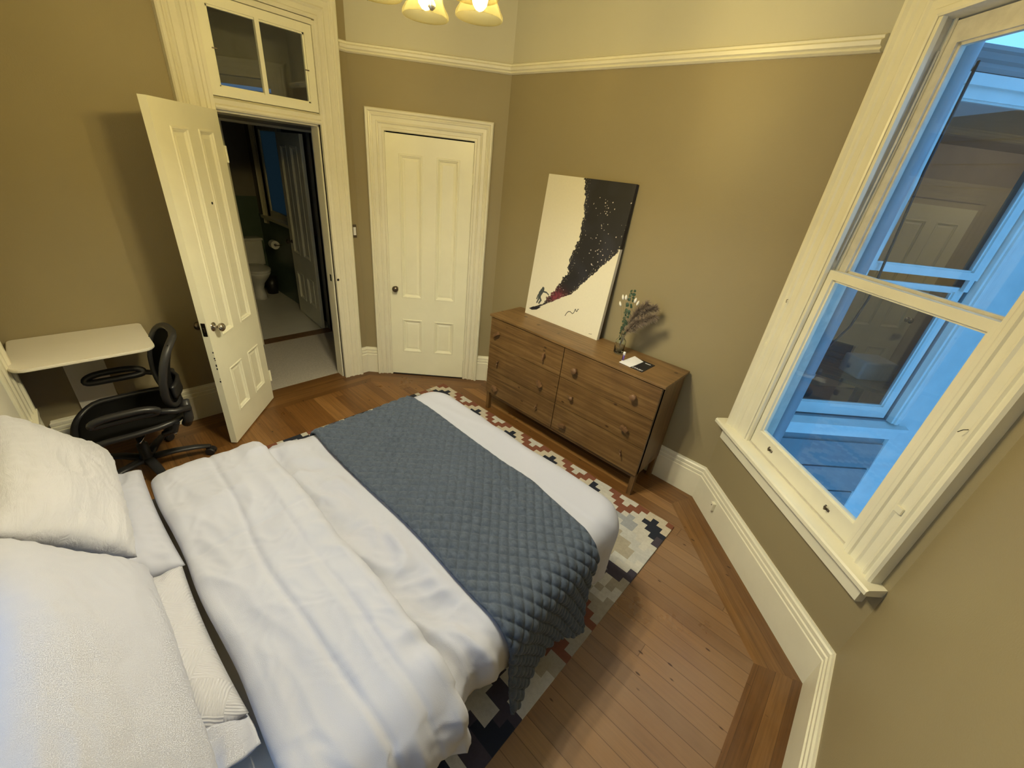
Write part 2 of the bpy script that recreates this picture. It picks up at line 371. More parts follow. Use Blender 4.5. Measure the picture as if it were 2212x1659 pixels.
# ------------------------------------------------------------------ room shell
DL, DR, DT = -1.405, -.725, 2.16          # doorway in the left wall (y range, head)
wall('wall_left', FL, -2.89, -.4777 + .06, [(DL, DR, 0, 2.77)], split=None if False else 3.0)
wall('wall_back_left', FC, -.06, LC + .06, [(LC - .975, LC - .245, 0, 2.19)])
wall('wall_back', FB, -.06, LB + .06)
WU0, WU1, WZ0, WZ1 = .235, 1.068, .69, 2.725
wall('wall_back_right', FW, -.06, LW + .06, [(WU0, WU1, WZ0, WZ1)])
wall('wall_right', FR, -.06, LR + .145)
HW = [(2.7669 - .42, 2.7669 + .76, .62, 2.72)]       # window in the head wall (x .42 .. -.76)
wall('wall_front', FF, -.145, LF + .145, [(2.347, 3.45, .55, 2.72), (.56, 1.74, .55, 2.72)])
for nm, F, a, b, ma, mb in (('baseboard_left', FL, -2.718, -1.605, -1, 0), ('baseboard_back_left', FC, LC - .135, LC, 0, T22),
                            ('baseboard_back', FB, 0, LB, T22, T22), ('baseboard_back_right', FW, 0, LW, T22, T22), ('baseboard_right', FR, 0, LR, T22, 0), ('baseboard_front', FF, 0, 2.2, 0, 0)):
    bm = bmesh.new(); extrude(bm, F, BASE, a, b, ma, mb); structure(from_bm(nm, bm, MT['trim']))
bm = bmesh.new(); extrude(bm, FC, BASE, 0, .11, T22, 0); extrude(bm, FL, BASE, -.545, -.4777, 0, T22); structure(from_bm('baseboard_corner', bm, MT['trim']))
for i, (F, a, b, ma, mb) in enumerate(((FC, 0, LC, T22, T22), (FB, 0, LB, T22, T22), (FR, 0, LR, T22, 0))):
    bm = bmesh.new(); extrude(bm, F, RAIL, a, b, ma, mb); structure(from_bm('trim_%d' % (i + 1), bm, MT['trim']))
bm = bmesh.new(); extrude(bm, FL, RAIL, -.54, -.4777, 0, T22); structure(from_bm('trim_4', bm, MT['trim']))
# floor: field boards along x, border boards along every wall
poly = [(-1.27, -2.73), (2.78, -2.73), (2.78, -.49), (1.89, .40), (-.40, .40), (-1.27, -.475)]
bd = .215
def inset(p, d):
    out = []; n = len(p)
    for i in range(n):
        a, b, c = Vector(p[i - 1]), Vector(p[i]), Vector(p[(i + 1) % n]); e1 = (b - a).normalized(); e2 = (c - b).normalized()
        n1 = Vector((-e1.y, e1.x)); n2 = Vector((-e2.y, e2.x)); k = n1 + n2; out.append(b + k * (d / (1 + n1.dot(n2))))
    return out
inn = inset(poly, bd)
bm = bmesh.new(); bm.faces.new([bm.verts.new((x, y, 0)) for x, y in inn])
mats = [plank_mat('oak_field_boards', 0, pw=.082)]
for i in range(6):
    a, b = Vector(poly[i]), Vector(poly[(i + 1) % 6]); ang = math.atan2((b - a).y, (b - a).x)
    f = bm.faces.new([bm.verts.new((*q, 0)) for q in (a, b, inn[(i + 1) % 6], inn[i])]); f.material_index = len(mats)
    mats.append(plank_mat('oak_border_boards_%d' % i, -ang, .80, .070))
bmesh.ops.remove_doubles(bm, verts=bm.verts, dist=1e-4)
r = bmesh.ops.extrude_face_region(bm, geom=list(bm.faces))
for v in [g for g in r['geom'] if isinstance(g, bmesh.types.BMVert)]: v.co.z -= .03
bmesh.ops.recalc_face_normals(bm, faces=bm.faces)
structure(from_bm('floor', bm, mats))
bm = bmesh.new(); box(bm, -1.45, 2.95, -2.9, .6, ZC, ZC + .08); structure(from_bm('ceiling', bm, MT['cream']))
# ------------------------------------------------------------------ doors
def panel_door(name, w, h, th, cols, rows, parent=None):
    """leaf in local x 0..w (x=0 hinge), y 0..th (y=0 room face), z 0..h; stiles, rails and raised panels"""
    bm = bmesh.new(); xs = [0] + [c for p in cols for c in p] + [w]; zs = [0] + [c for p in rows for c in p] + [h]
    for i in range(0, len(xs), 2): box(bm, xs[i], xs[i + 1], 0, th, 0, h)
    for (a, b) in cols:
        for i in range(0, len(zs), 2): box(bm, a, b, 0, th, zs[i], zs[i + 1])
        for (c, d) in rows:
            for side in (0, 1):
                def Y(y): return y if side == 0 else th - y
                prof = [(0, .0), (.004, -.005), (.012, -.005), (.016, .002), (.022, .004), (.028, .013), (.034, .014), (.05, .009)]
                ring = []
                for q, dy in prof:
                    ring.append([bm.verts.new(v) for v in ((a + q, Y(dy), c + q), (b - q, Y(dy), c + q), (b - q, Y(dy), d - q), (a + q, Y(dy), d - q))])
                for A, B in zip(ring, ring[1:]):
                    for k in range(4): bm.faces.new([A[k], A[(k + 1) % 4], B[(k + 1) % 4], B[k]])
                bm.faces.new(ring[-1])
    bmesh.ops.recalc_face_normals(bm, faces=bm.faces)
    return from_bm(name, bm, MT['door'], parent)
# closet door (door_2)
bmx = Matrix(FC.M)
d2 = empty('door_2'); d2.matrix_world = FC.M @ Matrix.Translation((LC - .972, .004, .012)); structure(d2)
leaf = panel_door('door_leaf', .723, 2.168, .035, ((.108, .302), (.42, .612)), ((.252, .60), (.815, 2.03)), d2)
def knob(parent, M_, mat='brass_dark', s=1.0, ros=.026):
    b = bmesh.new(); lathe(b, [(ros * s, 0), (ros * s, .003), (.018 * s, .007), (.010 * s, .010), (.009 * s, .026), (.014 * s, .032), (.0255 * s, .040), (.029 * s, .050), (.026 * s, .060), (.015 * s, .068), (.004 * s, .070)], 28, M_)
    return from_bm('knob', b, MT[mat], parent, True)
knob(d2, Matrix.Translation((.058, 0, .905)) @ Matrix.Rotation(PI / 2, 4, 'X'), ros=.018)
b = bmesh.new(); box(b, .043, .073, -.004, 0, .835, .96, .002); box(b, .052, .064, -.007, -.003, .85, .875, .002); from_bm('keyhole_plate', b, MT['door'], d2)
for z in (.25, 1.90):
    b = bmesh.new(); tube(b, [(.728, -.006, z - .045), (.728, -.006, z + .045)], .007, 10); box(b, .70, .728, -.003, 0, z - .045, z + .045); from_bm('hinge', b, MT['door'], d2, False)
b = bmesh.new()  # jamb lining and dark closet behind
for x0, x1, z0, z1 in ((-.004 - .0, -.003, 0, 2.18), (.7235, .728, 0, 2.18), (-.004, .728, 2.172, 2.178)): pass
casing('trim_5', FC, LC - .973, LC - .247, 0, 2.19, None)
bm = bmesh.new(); box(bm, LC - 1.05, LC - .17, .075, .40, -.03, 2.4, 0, FC.M); box(bm, LC - 1.0, LC - .2, .0, .09, -.03, .001, 0, FC.M); structure(from_bm('wall_closet', bm, MT['dark_gap']))
# bedroom door (door_1), hinged on the left jamb, standing open
ang = math.atan2(-1.815 + 1.405, -.775 + 1.25)
d1 = empty('door_1', (-1.25, -1.405, .012)); d1.rotation_euler = (0, 0, ang); structure(d1)
dl = panel_door('door_leaf', .665, 2.15, .042, ((.095, .265), (.365, .535)), ((.20, .56), (.80, 2.03)), d1)
dl.location = (0, -.042, 0)
for v in dl.data.vertices: pass
knob(d1, Matrix.Translation((.60, 0, .895)) @ Matrix.Rotation(-PI / 2, 4, 'X'), 'nickel', 1.0, .03)
knob(d1, Matrix.Translation((.60, -.042, .895)) @ Matrix.Rotation(PI / 2, 4, 'X'), 'brass_dark', 1.0, .03)
b = bmesh.new(); box(b, .664, .667, -.034, -.008, .85, .94, .001); box(b, .666, .676, -.028, -.016, .88, .91, .002); from_bm('latch_plate', b, MT['brass_dark'], d1)
b = bmesh.new(); lathe(b, [(.008, 0), (.008, .002), (.004, .003)], 14, Matrix.Translation((.29, 0.0, 1.62)) @ Matrix.Rotation(-PI / 2, 4, 'X')); from_bm('peephole', b, MT['dark_gap'], d1)
for z in (.22, 1.9):
    b = bmesh.new(); tube(b, [(-.004, .006, z - .05), (-.004, .006, z + .05)], .007, 10); from_bm('hinge', b, MT['door'], d1)
b = bmesh.new(); rnd = random.Random(3)   # chipped paint along the free edge
for k in range(9):
    z = rnd.choice((rnd.uniform(.3, .75), rnd.uniform(.55, .7))); s = rnd.uniform(.002, .006); box(b, .6652, .6658, -.003 - s, -.0005, z, z + s * 2)
from_bm('chipped_paint', b, MT['dark_gap'], d1)
# door frame, jamb, transom
casing('trim_6', FL, DL - .02, DR + .02, 0, 2.79, None, 1.25, 1.2, wr=1.08)
bm = bmesh.new()
box(bm, DL - .03, DL, -.0, .155, 0, 2.78, 0, FL.M); box(bm, DR, DR + .03, 0, .155, 0, 2.78, 0, FL.M)
box(bm, DL, DR, 0, .155, 2.755, 2.785, 0, FL.M)
box(bm, DL, DL + .012, .045, .155, 0, 2.16, 0, FL.M); box(bm, DR - .012, DR, .045, .155, 0, 2.16, 0, FL.M)
structure(from_bm('trim_7', bm, MT['trim']))
bm = bmesh.new(); extrude(bm, FL, [(.15, 2.155), (.045, 2.155), (.045, 2.168), (.0, 2.168), (-.008, 2.178), (-.008, 2.19), (.004, 2.20), (.0, 2.225), (.03, 2.24), (.15, 2.24)], DL, DR); structure(from_bm('trim_8', bm, MT['trim']))
b = bmesh.new(); box(b, DR - .0125, DR - .011, .07, .10, .96, 1.02, 0, FL.M); lathe(b, [(.011, 0), (.010, .003)], 12, FL.M @ Matrix.Translation((DR + .012, -.0045, .99)) @ Matrix.Rotation(PI / 2, 4, 'X')); structure(from_bm('trim_9', b, MT['dark_gap']))
w2 = empty('window_2'); structure(w2)
def sash(name, F, u0, u1, z0, z1, n0, th, st, bot, top, parent, mat='trim', mid=None, bev=.0):
    b = bmesh.new(); box(b, u0, u0 + st, n0, n0 + th, z0, z1, 0, F.M); box(b, u1 - st, u1, n0, n0 + th, z0, z1, 0, F.M)
    box(b, u0 + st, u1 - st, n0, n0 + th, z0, z0 + bot, 0, F.M); box(b, u0 + st, u1 - st, n0, n0 + th, z1 - top, z1, 0, F.M)
    if mid: box(b, mid - .013, mid + .013, n0, n0 + th, z0 + bot, z1 - top, 0, F.M)
    # glazing bead
    for (a0, a1, c0, c1) in ((u0 + st, u0 + st + .01, z0 + bot, z1 - top), (u1 - st - .01, u1 - st, z0 + bot, z1 - top), (u0 + st, u1 - st, z0 + bot, z0 + bot + .01), (u0 + st, u1 - st, z1 - top - .01, z1 - top)):
        box(b, a0, a1, n0 + .012, n0 + th - .002, c0, c1, 0, F.M)
    s = from_bm(name, b, MT[mat], parent)
    b = bmesh.new(); box(b, u0 + st - .002, u1 - st + .002, n0 + th * .5, n0 + th * .5 + .003, z0 + bot - .002, z1 - top + .002, 0, F.M)
    from_bm('pane', b, MT['glass'], s); return s
sash('transom_sash', FL, DL + .003, DR - .003, 2.243, 2.752, .012, .035, .05, .052, .05, w2, 'door', mid=(DL + DR) / 2 - .01)
for u, z in ((DL + .06, 2.49), (DR - .06, 2.49)):
    b = bmesh.new(); box(b, u - .014, u + .014, .004, .010, z - .003, z + .003, .001, FL.M); from_bm('pivot_pin', b, MT['brass_dark'], w2)
# ------------------------------------------------------------------ window_1 in the angled wall
w1 = empty('window_1'); structure(w1)
casing('window_casing', FW, WU0 + .003, WU1 - .003, WZ0 + .01, WZ1 - .003, None, 1.27, 1.3, parent=w1, mat='trim', wr=1.10)
bm = bmesh.new()
for a, b_ in ((WU0 - .01, WU0 + .004), (WU1 - .004, WU1 + .01)): box(bm, a, b_, .0, .17, WZ0, WZ1, 0, FW.M)
box(bm, WU0, WU1, 0, .17, WZ1 - .004, WZ1 + .01, 0, FW.M)
from_bm('window_jamb', bm, MT['old_trim'], w1)
bm = bmesh.new()  # inner stop, parting strip
for a, b_, s_ in ((WU0 + .004, WU0 + .022, 1), (WU1 - .022, WU1 - .004, 1)):
    box(bm, a, b_, .004, .026, WZ0, WZ1 - .004, .003, FW.M); box(bm, a, b_ - .004 if s_ else b_, .066, .074, 1.75, WZ1 - .004, 0, FW.M)
from_bm('sash_stop', bm, MT['trim'], w1)
sl = sash('lower_sash', FW, WU0 + .006, WU1 - .006, .705, 1.755, .030, .034, .052, .105, .040, w1, 'trim')
su = sash('upper_sash', FW, WU0 + .006, WU1 - .006, 1.715, 2.715, .076, .034, .052, .040, .075, w1, 'old_trim')
bm = bmesh.new(); extrude(bm, FW, [(.17, .66), (-.055, .672), (-.062, .679), (-.062, .697), (-.055, .705), (.028, .709), (.17, .700)], -.0, 1.262); from_bm('window_stool', bm, MT['trim'], w1)
bm = bmesh.new(); extrude(bm, FW, [(.03, .575), (-.006, .575), (-.014, .582), (-.014, .663), (.03, .668)], .045, 1.218); from_bm('window_apron', bm, MT['trim'], w1)
bm = bmesh.new()
for n_ in (.020, .0265): box(bm, WU0 + .022, WU1 - .022, n_, n_ + .004, .705, .714, 0, FW.M)
from_bm('weather_strip', bm, MT['old_trim'], w1)
for u in (.43, .88):
    b = bmesh.new(); tube(b, [FW.P(u, .03, .765), FW.P(u, .012, .768), FW.P(u, .008, .782), FW.P(u, .014, .792)], .004, 8); tube(b, [FW.P(u - .014, .029, .765), FW.P(u + .014, .029, .765)], .006, 8); from_bm('sash_lift', b, MT['brass_dark'], w1, True)
for (u, z, a) in ((.113, 1.56, .5), (1.165, 1.42, -.4)):
    b = bmesh.new(); tube(b, [FW.P(u, -.008, z), FW.P(u + a * .01, -.02, z - .004), FW.P(u + a * .03, -.024, z - .018)], .0014, 6); from_bm('nail', b, MT['dark_gap'], w1)
for (u, z) in ((.10, 1.28), (1.145, 1.03)):
    b = bmesh.new(); box(b, u - .014, u + .014, -.014, -.004, z - .014, z + .014, .003, FW.M); from_bm('bracket', b, MT['trim'], w1)
b = bmesh.new(); tube(b, [FW.P(WU0 + .012, .06, 2.62), FW.P(WU0 + .02, .055, 2.3), FW.P(WU0 + .012, .05, 1.8)], .004, 8); from_bm('sash_cord', b, MT['old_trim'], w1)
# wall socket on the baseboard
so = empty('cable_outlet', FW.P(.245, 0, .145)); so.rotation_euler = (0, 0, -PI / 4); tag(so, 'small cream cable outlet box screwed to the baseboard under the window', 'outlet')
b = bmesh.new(); box(b, -.016, .016, -.022, 0, -.03, .03, .004); from_bm('cover', b, MT['trim'], so)
b = bmesh.new(); lathe(b, [(.004, 0), (.004, .001)], 10, Matrix.Translation((0, -.0222, .014)) @ Matrix.Rotation(PI / 2, 4, 'X')); from_bm('socket_hole', b, MT['dark_gap'], so)
# window_3 in the head wall behind the pillows
w3 = empty('window_3'); structure(w3)
casing('window_casing', FF, 2.35, 3.447, .42, 2.715, None, 1.15, 1.15, parent=w3, wr=1.66)
sash('lower_sash', FF, 2.35, 3.447, .56, 1.66, .03, .034, .055, .08, .04, w3); sash('upper_sash', FF, 2.35, 3.447, 1.62, 2.715, .076, .034, .055, .04, .07, w3)
bm = bmesh.new(); extrude(bm, FF, [(.14, .52), (-.03, .52), (-.03, .55), (.14, .555)], 2.2, 3.68); from_bm('window_stool', bm, MT['trim'], w3)
w6 = empty('added_window_6'); structure(w6)  # unseen window added behind the camera to bring in more daylight
casing('window_casing', FF, .563, 1.737, .42, 2.715, None, 1.15, 1.15, parent=w6)
sash('lower_sash', FF, .563, 1.737, .56, 1.66, .03, .034, .055, .08, .04, w6); sash('upper_sash', FF, .563, 1.737, 1.62, 2.715, .076, .034, .055, .04, .07, w6)
bm = bmesh.new(); extrude(bm, FF, [(.14, .52), (-.03, .52), (-.03, .55), (.14, .555)], .42, 1.88); from_bm('window_stool', bm, MT['trim'], w6)
bd_m, bd_t, bd_b = nt('added_blind_fabric'); bd_b.inputs['Base Color'].default_value = (.78, .76, .68, 1); bd_b.inputs['Roughness'].default_value = .9; bd_b.inputs['Transmission Weight'].default_value = 0
b = bmesh.new(); box(b, 2.365, 3.435, .012, .016, .60, 2.68, 0, FF.M); tube(b, [FF.P(2.36, .010, 2.69), FF.P(3.44, .010, 2.69)], .018, 12); from_bm('added_roller_blind', b, bd_m, w3)  # blind added to hold back daylight from the head window
portal('portal_front_right', (2.7669 - 1.15, -2.718 - .16, 1.64), (1, 0, 0), (0, 1, 0), 1.18, 2.15)
portal('portal_angled', FW.P(.65, .19, 1.70), FW.u, -FW.n, .84, 2.05)
# light switch
sw = empty('light_switch', FL.P(-.5115, .025, 1.395)); sw.rotation_euler = (0, 0, PI / 2); tag(sw, 'brass rocker light switch plate on the tan wall between the two doors', 'light switch')
b = bmesh.new(); box(b, -.020, .020, -.006, 0, -.055, .055, .003); from_bm('switch_plate', b, MT['brass_dark'], sw)
b = bmesh.new(); box(b, -.012, .012, -.011, -.005, -.034, .034, .003); from_bm('rocker', b, MT['paper'], sw)
# ------------------------------------------------------------------ rug
RUGROWS = """WWWRRWWWRRCCCR NWWWRRWRRWCNCC NNWWWRRRWWNNNC WNPWWWRWGWWNNN WPPPWGGGGGWWNP LWPPLGGLGGWWWP NLPPLLLLLLLWWW NNNLLBBBBLLLWL
NNLLBBBWBBBLLL NNLBBBWWWBBBLL NNNLBBBWBBBBLW GNNNLBBBBBLLWW BGNNLLLBBLLWWP BGGLLWNNLWPPPP BBBGWWWNNPPPPB RBBBBBLWWNPWBB
RRBBRRBBLWWWBW BRRRRRRBBWWBWW BBBRRBRRBBBWWB NNBBBBBRRRBBBB NPNBBBBBRRRRBB PNNBBBBBBRRRRB NNBBBBBBBBRRRR BBBBBBNNBBBRRB
RRBBBNNBBBBBBB RRRRBBBBBBBBBB BRRRRRRBBBRRRB BBBRRRRRRRRRRR NNBBBBRRRRRRBB NNNNBBBBBRBBBB WWNNNNBBBBBBBW WWWWNNNBBBWWWW
BWWWWNNNNWWWWW BBBWWNPPPPWWWW NNBBWWPPPPPPWW NNNWWNNWWWPPPP NNNNNNNNWWWWPN PPPNNNNWWWWWNN PPPPPNNWWWPNNN WWPPPPPPPPPPPP
WWWWWPPPWWWPPP NNWWWWWWWWWWWW NNNNWWNNWWNNWW PPNNNNNNNNNNNN PPPPPNNNPPNNWW BBBBPPPPPPNNNN RRBBBBPPBBBBWW RRRRBBBBBBBRRB""".split()
RC = dict(W=(.56, .54, .49), C=(.56, .50, .40), R=(.20, .07, .038), N=(.012, .016, .032), P=(.055, .045, .065), B=(.36, .32, .25), G=(.32, .34, .37), L=(.50, .50, .48))
TP = ("WWWRRCCCRR", "RWRRCCNCCR", "RRRCCNNNCC", "RRCCNNCNNC")
def build_rug():
    bm = bmesh.new(); cl = bm.loops.layers.float_color.new('Col'); c = .0445; x1, y1 = 1.912, -.028; nx, ny = 56, 48
    rnd = random.Random(5); V = {}
    def vert(i, j):
        if (i, j) not in V:
            jx = 0 if i in (0, nx) else .003 * (rnd.random() - .5); V[i, j] = bm.verts.new((x1 - (nx - i) * c + jx, y1 - j * c + .003 * math.sin(i * 1.3) * (j == 0), .011))
        return V[i, j]
    for i in range(nx):
        for j in range(ny):
            k = i - (nx - 14)
            if k >= 0: ch = RUGROWS[j % len(RUGROWS)][k]
            elif j < 4: ch = TP[j][(k - 5) % 10]
            else:
                kk = (k - 6) % 20; jj = (j - 9) % 24; m = min(kk, 20 - kk) + min(jj, 24 - jj)
                ch = "WBBBLWGGNNWRRBBPPWNN"[min(m, 19)]
            f = bm.faces.new([vert(i, j), vert(i, j + 1), vert(i + 1, j + 1), vert(i + 1, j)])
            s_ = 1 + .08 * (rnd.random() - .5)
            for l in f.loops: l[cl] = (*[q * s_ for q in RC[ch]], 1)
    r = bmesh.ops.extrude_face_region(bm, geom=list(bm.faces))
    for v in [g for g in r['geom'] if isinstance(g, bmesh.types.BMVert)]: v.co.z = .001
    bmesh.ops.recalc_face_normals(bm, faces=bm.faces)
    o = from_bm('rug', bm, attr_mat('woven_kilim_wool', .9, .8, 260)); tag(o, 'flat woven kilim rug with stepped cream, rust, navy and grey diamonds under the bed', 'rug')
build_rug()
# ------------------------------------------------------------------ bed
bed = empty('bed', (1.05, -1.77, 0)); tag(bed, 'low dark platform bed mostly hidden under white bedding', 'bed')
def rel(o, root):
    o.parent = root; o.matrix_parent_inverse = Matrix.Translation(-root.location); return o
b = bmesh.new(); box(b, .33, 1.74, -2.66, -.90, .20, .28, .01); rel(from_bm('bed_base', b, MT['black_plastic']), bed)
for x, y in ((.42, -1.0), (1.65, -1.0), (.42, -2.55), (1.65, -2.55), (1.04, -1.8)):
    b = bmesh.new(); box(b, x - .03, x + .03, y - .03, y + .03, .0115, .20, .004); rel(from_bm('leg', b, MT['black_plastic']), bed)
b = bmesh.new(); box(b, .30, 1.785, -2.70, -.81, .285, .575, .05); mt = from_bm('mattress', b, MT['sheet'], None, True); tag(mt, 'mattress in a pale fitted sheet, seen between duvet and pillows', 'mattress')
XA, XB, YF, Z0 = .255, 1.835, -.745, .615
def big(s, t):
    v = Vector((s * 1.7, t * 1.7, 3.1)); return .018 * noise.noise(v) + .010 * noise.noise(v * 2.3)
def bmap(s, t, h, r=.11, rc=.07, fold=0.0, zmin=.17):
    R = r + rc; cx = min(max(s, XA + R), XB - R); cy = min(t, YF - R); v = Vector((s - cx, t - cy)); d_ = v.length
    if d_ <= rc or d_ < 1e-6:
        return Vector((s, t, Z0 + h + big(s, t)))
    n = v / d_; d = d_ - rc; q = PI * r / 2; cap = q + (Z0 - r - zmin); d = min(d, cap)
    if d < q: hor = rc + r * math.sin(d / r); z = Z0 - r * (1 - math.cos(d / r)); nn = (math.sin(d / r), math.cos(d / r))
    else: hor = rc + r; z = Z0 - r - (d - q); nn = (1, 0)
    w_ = max(0, 1 - d / q); dep = max(0, d - q * .5)
    al = (s if abs(n.y) > .7 else t)
    hh = h + fold * min(1, dep * 3) * (math.sin(al * 19 + 1.3 * math.sin(al * 7)) * .6 + noise.noise(Vector((al * 9, z * 3, 7)))) + (big(s, t) * w_ if w_ > 0 else 0)
    hor += nn[0] * hh
    return Vector((cx + n.x * hor, cy + n.y * hor, z + nn[1] * hh))
def ridged(x, y, sc, seed):
    n = noise.noise(Vector((x * sc + 2.1 * noise.noise(Vector((x * sc * .5, y * sc * .5, seed + 9))), y * sc, seed))); return 1 - abs(n) * 2
def grid_mesh(name, rows, mats, parent=None, solid=0, closed_v=False, sub=0):
    bm = bmesh.new(); G = [[bm.verts.new(p) for p in r] for r in rows]
    for A, B in zip(G, G[1:]):
        k = len(A)
        for i in range(k if closed_v else k - 1): bm.faces.new([A[i], A[(i + 1) % k], B[(i + 1) % k], B[i]])
    bmesh.ops.recalc_face_normals(bm, faces=bm.faces)
    o = from_bm(name, bm, mats, parent, True)
    if solid: m = o.modifiers.new('thick', 'SOLIDIFY'); m.thickness = solid; m.offset = -1
    if sub: m = o.modifiers.new('sub', 'SUBSURF'); m.levels = sub; m.render_levels = sub
    return o
QR = PI * .11 / 2
def s_right(zh, r=.11, rc=.07): return XB - (r + rc) + rc + QR + (Z0 - r - zh)
def s_left(zh): return XA - (s_right(zh) - XB)
def lerp(a, b, q): return a + (b - a) * q
def pw(x, pts):
    for (a, va), (b_, vb) in zip(pts, pts[1:]):
        if x <= b_: return lerp(va, vb, min(1, max(0, (x - a) / (b_ - a))))
    return pts[-1][1]
du = empty('duvet', (1.05, -1.5, .6)); tag(du, 'white cotton duvet folded back over the bed in creased layers', 'duvet')
rows = []; nt_ = 150; ns = 200
tf = YF - .18 + .07 + QR + (Z0 - .11 - .22)
for j in range(nt_ + 1):
    t = lerp(-2.02, tf, j / nt_); hz = pw(t, [(-2.02, .50), (-1.85, .50), (-1.72, .43), (-1.55, .34), (-1.2, .27), (-.9, .23), (0, .22)]); row = []
    for i in range(ns + 1):
        s = lerp(s_left(.3), s_right(hz), i / ns)
        near = max(0, min(1, (-1.68 - t) / .07)); wr = .022 * near * (ridged(s + t * .9, t * 2.2 - s * .8, 2.6, 3) - .55) + .006 * ridged(s, t, 3.2, 8) * (0.35 + near) + .017 * near * ridged(s * .8 + t * .6, t - s * .5, 6, 13) + .008 * near * ridged(s, t, 15, 17)
        wr += .004 * (1 if t > -1.0 else 0) * ridged(s * .6, t, 5, 2)
        row.append(bmap(s, t, wr - .002, fold=.010, zmin=.20))
    rows.append(row)
rel(grid_mesh('duvet_layer', rows, MT['duvet'], None, solid=.012), du)
# folded-back half: closed, about 6 cm thick
tau = .062; y0_, y1_ = -2.355, -1.905; prof = []
for k in range(56): prof.append((lerp(y1_ - .035, y0_ + .03, k / 55), tau, 1))
for k in range(1, 8): a = PI * k / 8; prof.append((y0_ + .03 - .035 * math.sin(a), tau / 2 + tau / 2 * math.cos(a), .7))
for k in range(10): prof.append((lerp(y0_ + .03, y1_ - .035, k / 9), .001, .0))
for k in range(1, 8): a = PI * k / 8; prof.append((y1_ - .035 + .035 * math.sin(a), tau / 2 - tau / 2 * math.cos(a), .7))
cols = []; ns2 = 330
for i in range(ns2 + 1):
    q = i / ns2; col = []
    for (t, h, a) in prof:
        hz = pw(t, [(-2.5, .60), (-2.3, .56), (-2.1, .50), (-1.95, .42), (-1.90, .36)])
        s = lerp(s_left(.35), s_right(hz), q); e = max(0, 1 - min(q, 1 - q) / .012); tt = t + .020 * noise.noise(Vector((s * 2.2, .3, 5))) + .05 * (s - 1.05) * (s < 1.8) * .25
        hh = h * (1 - .65 * e) + a * (.012 * (ridged(s, t, 2.2, 21)) + .009 * ridged(s * .8, t * 1.6, 5, 6) + .0038 * ridged(s, t, 14, 9) - .005 * math.exp(-((s - .86 + .01 * math.sin(t * 9)) / .010) ** 2) - .004 * math.exp(-((t + 2.02) / .008) ** 2) * (s > .8)) - a * .010 * math.exp(-((t + 2.15 - .02 * math.sin(s * 4)) / .012) ** 2)
        if t > y1_ - .1: hh += a * (.006 + .010 * (s > 1.6)) * math.sin(s * 55 + 3 * noise.noise(Vector((s * 5, 0, 0)))) * max(0, 1 - (y1_ - t) / .1)
        col.append(bmap(s, tt, hh + .004, fold=.014))
    cols.append(col)
fo = rel(grid_mesh('folded_layer', cols, MT['duvet'], None, closed_v=True), du)
# quilted runner
rows = []; nr, nc = 160, 600
for j in range(nr + 1):
    row = []
    for i in range(nc + 1):
        q = i / nc; t = lerp(-1.675, -1.025, j / nr)
        s = lerp(s_left(.26), s_right(.20 + .09 * math.sin(PI * min(1, max(0, (t + 1.66) / .62))) ** 2), q)
        t2 = t + .02 * noise.noise(Vector((s * 1.9, t, 2))) - (t + 1.675) / .65 * (.07 * max(0, min(1, (s - 1.4) / .4)) + .09 * max(0, min(1, (s - 1.85) / .3)))
        a = (s + t) * S2 / .044; b_ = (s - t) * S2 / .044
        puff = (abs(math.sin(PI * a)) * abs(math.sin(PI * b_))) ** .40
        row.append(bmap(s, t2, .016 + .015 * puff * min(1, j / 3, (nr - j) / 3) + .07 * max(0, min(1, (s - 1.95) / .32)) ** 1.3 + .006 * noise.noise(Vector((s * 4, t * 6, 1))) + .012 * max(0, 1 - abs((t + 1.14 + .22 * (s - 1.2)) / .03)) * (1 if 1.05 < s < 1.5 else 0) * .7, fold=.014, zmin=.14))
    rows.append(row)
rn = grid_mesh('bed_runner', rows, MT['velvet'], None, solid=.010); tag(rn, 'grey blue velvet bed runner quilted in diamonds, draped across the foot of the bed', 'bed runner')
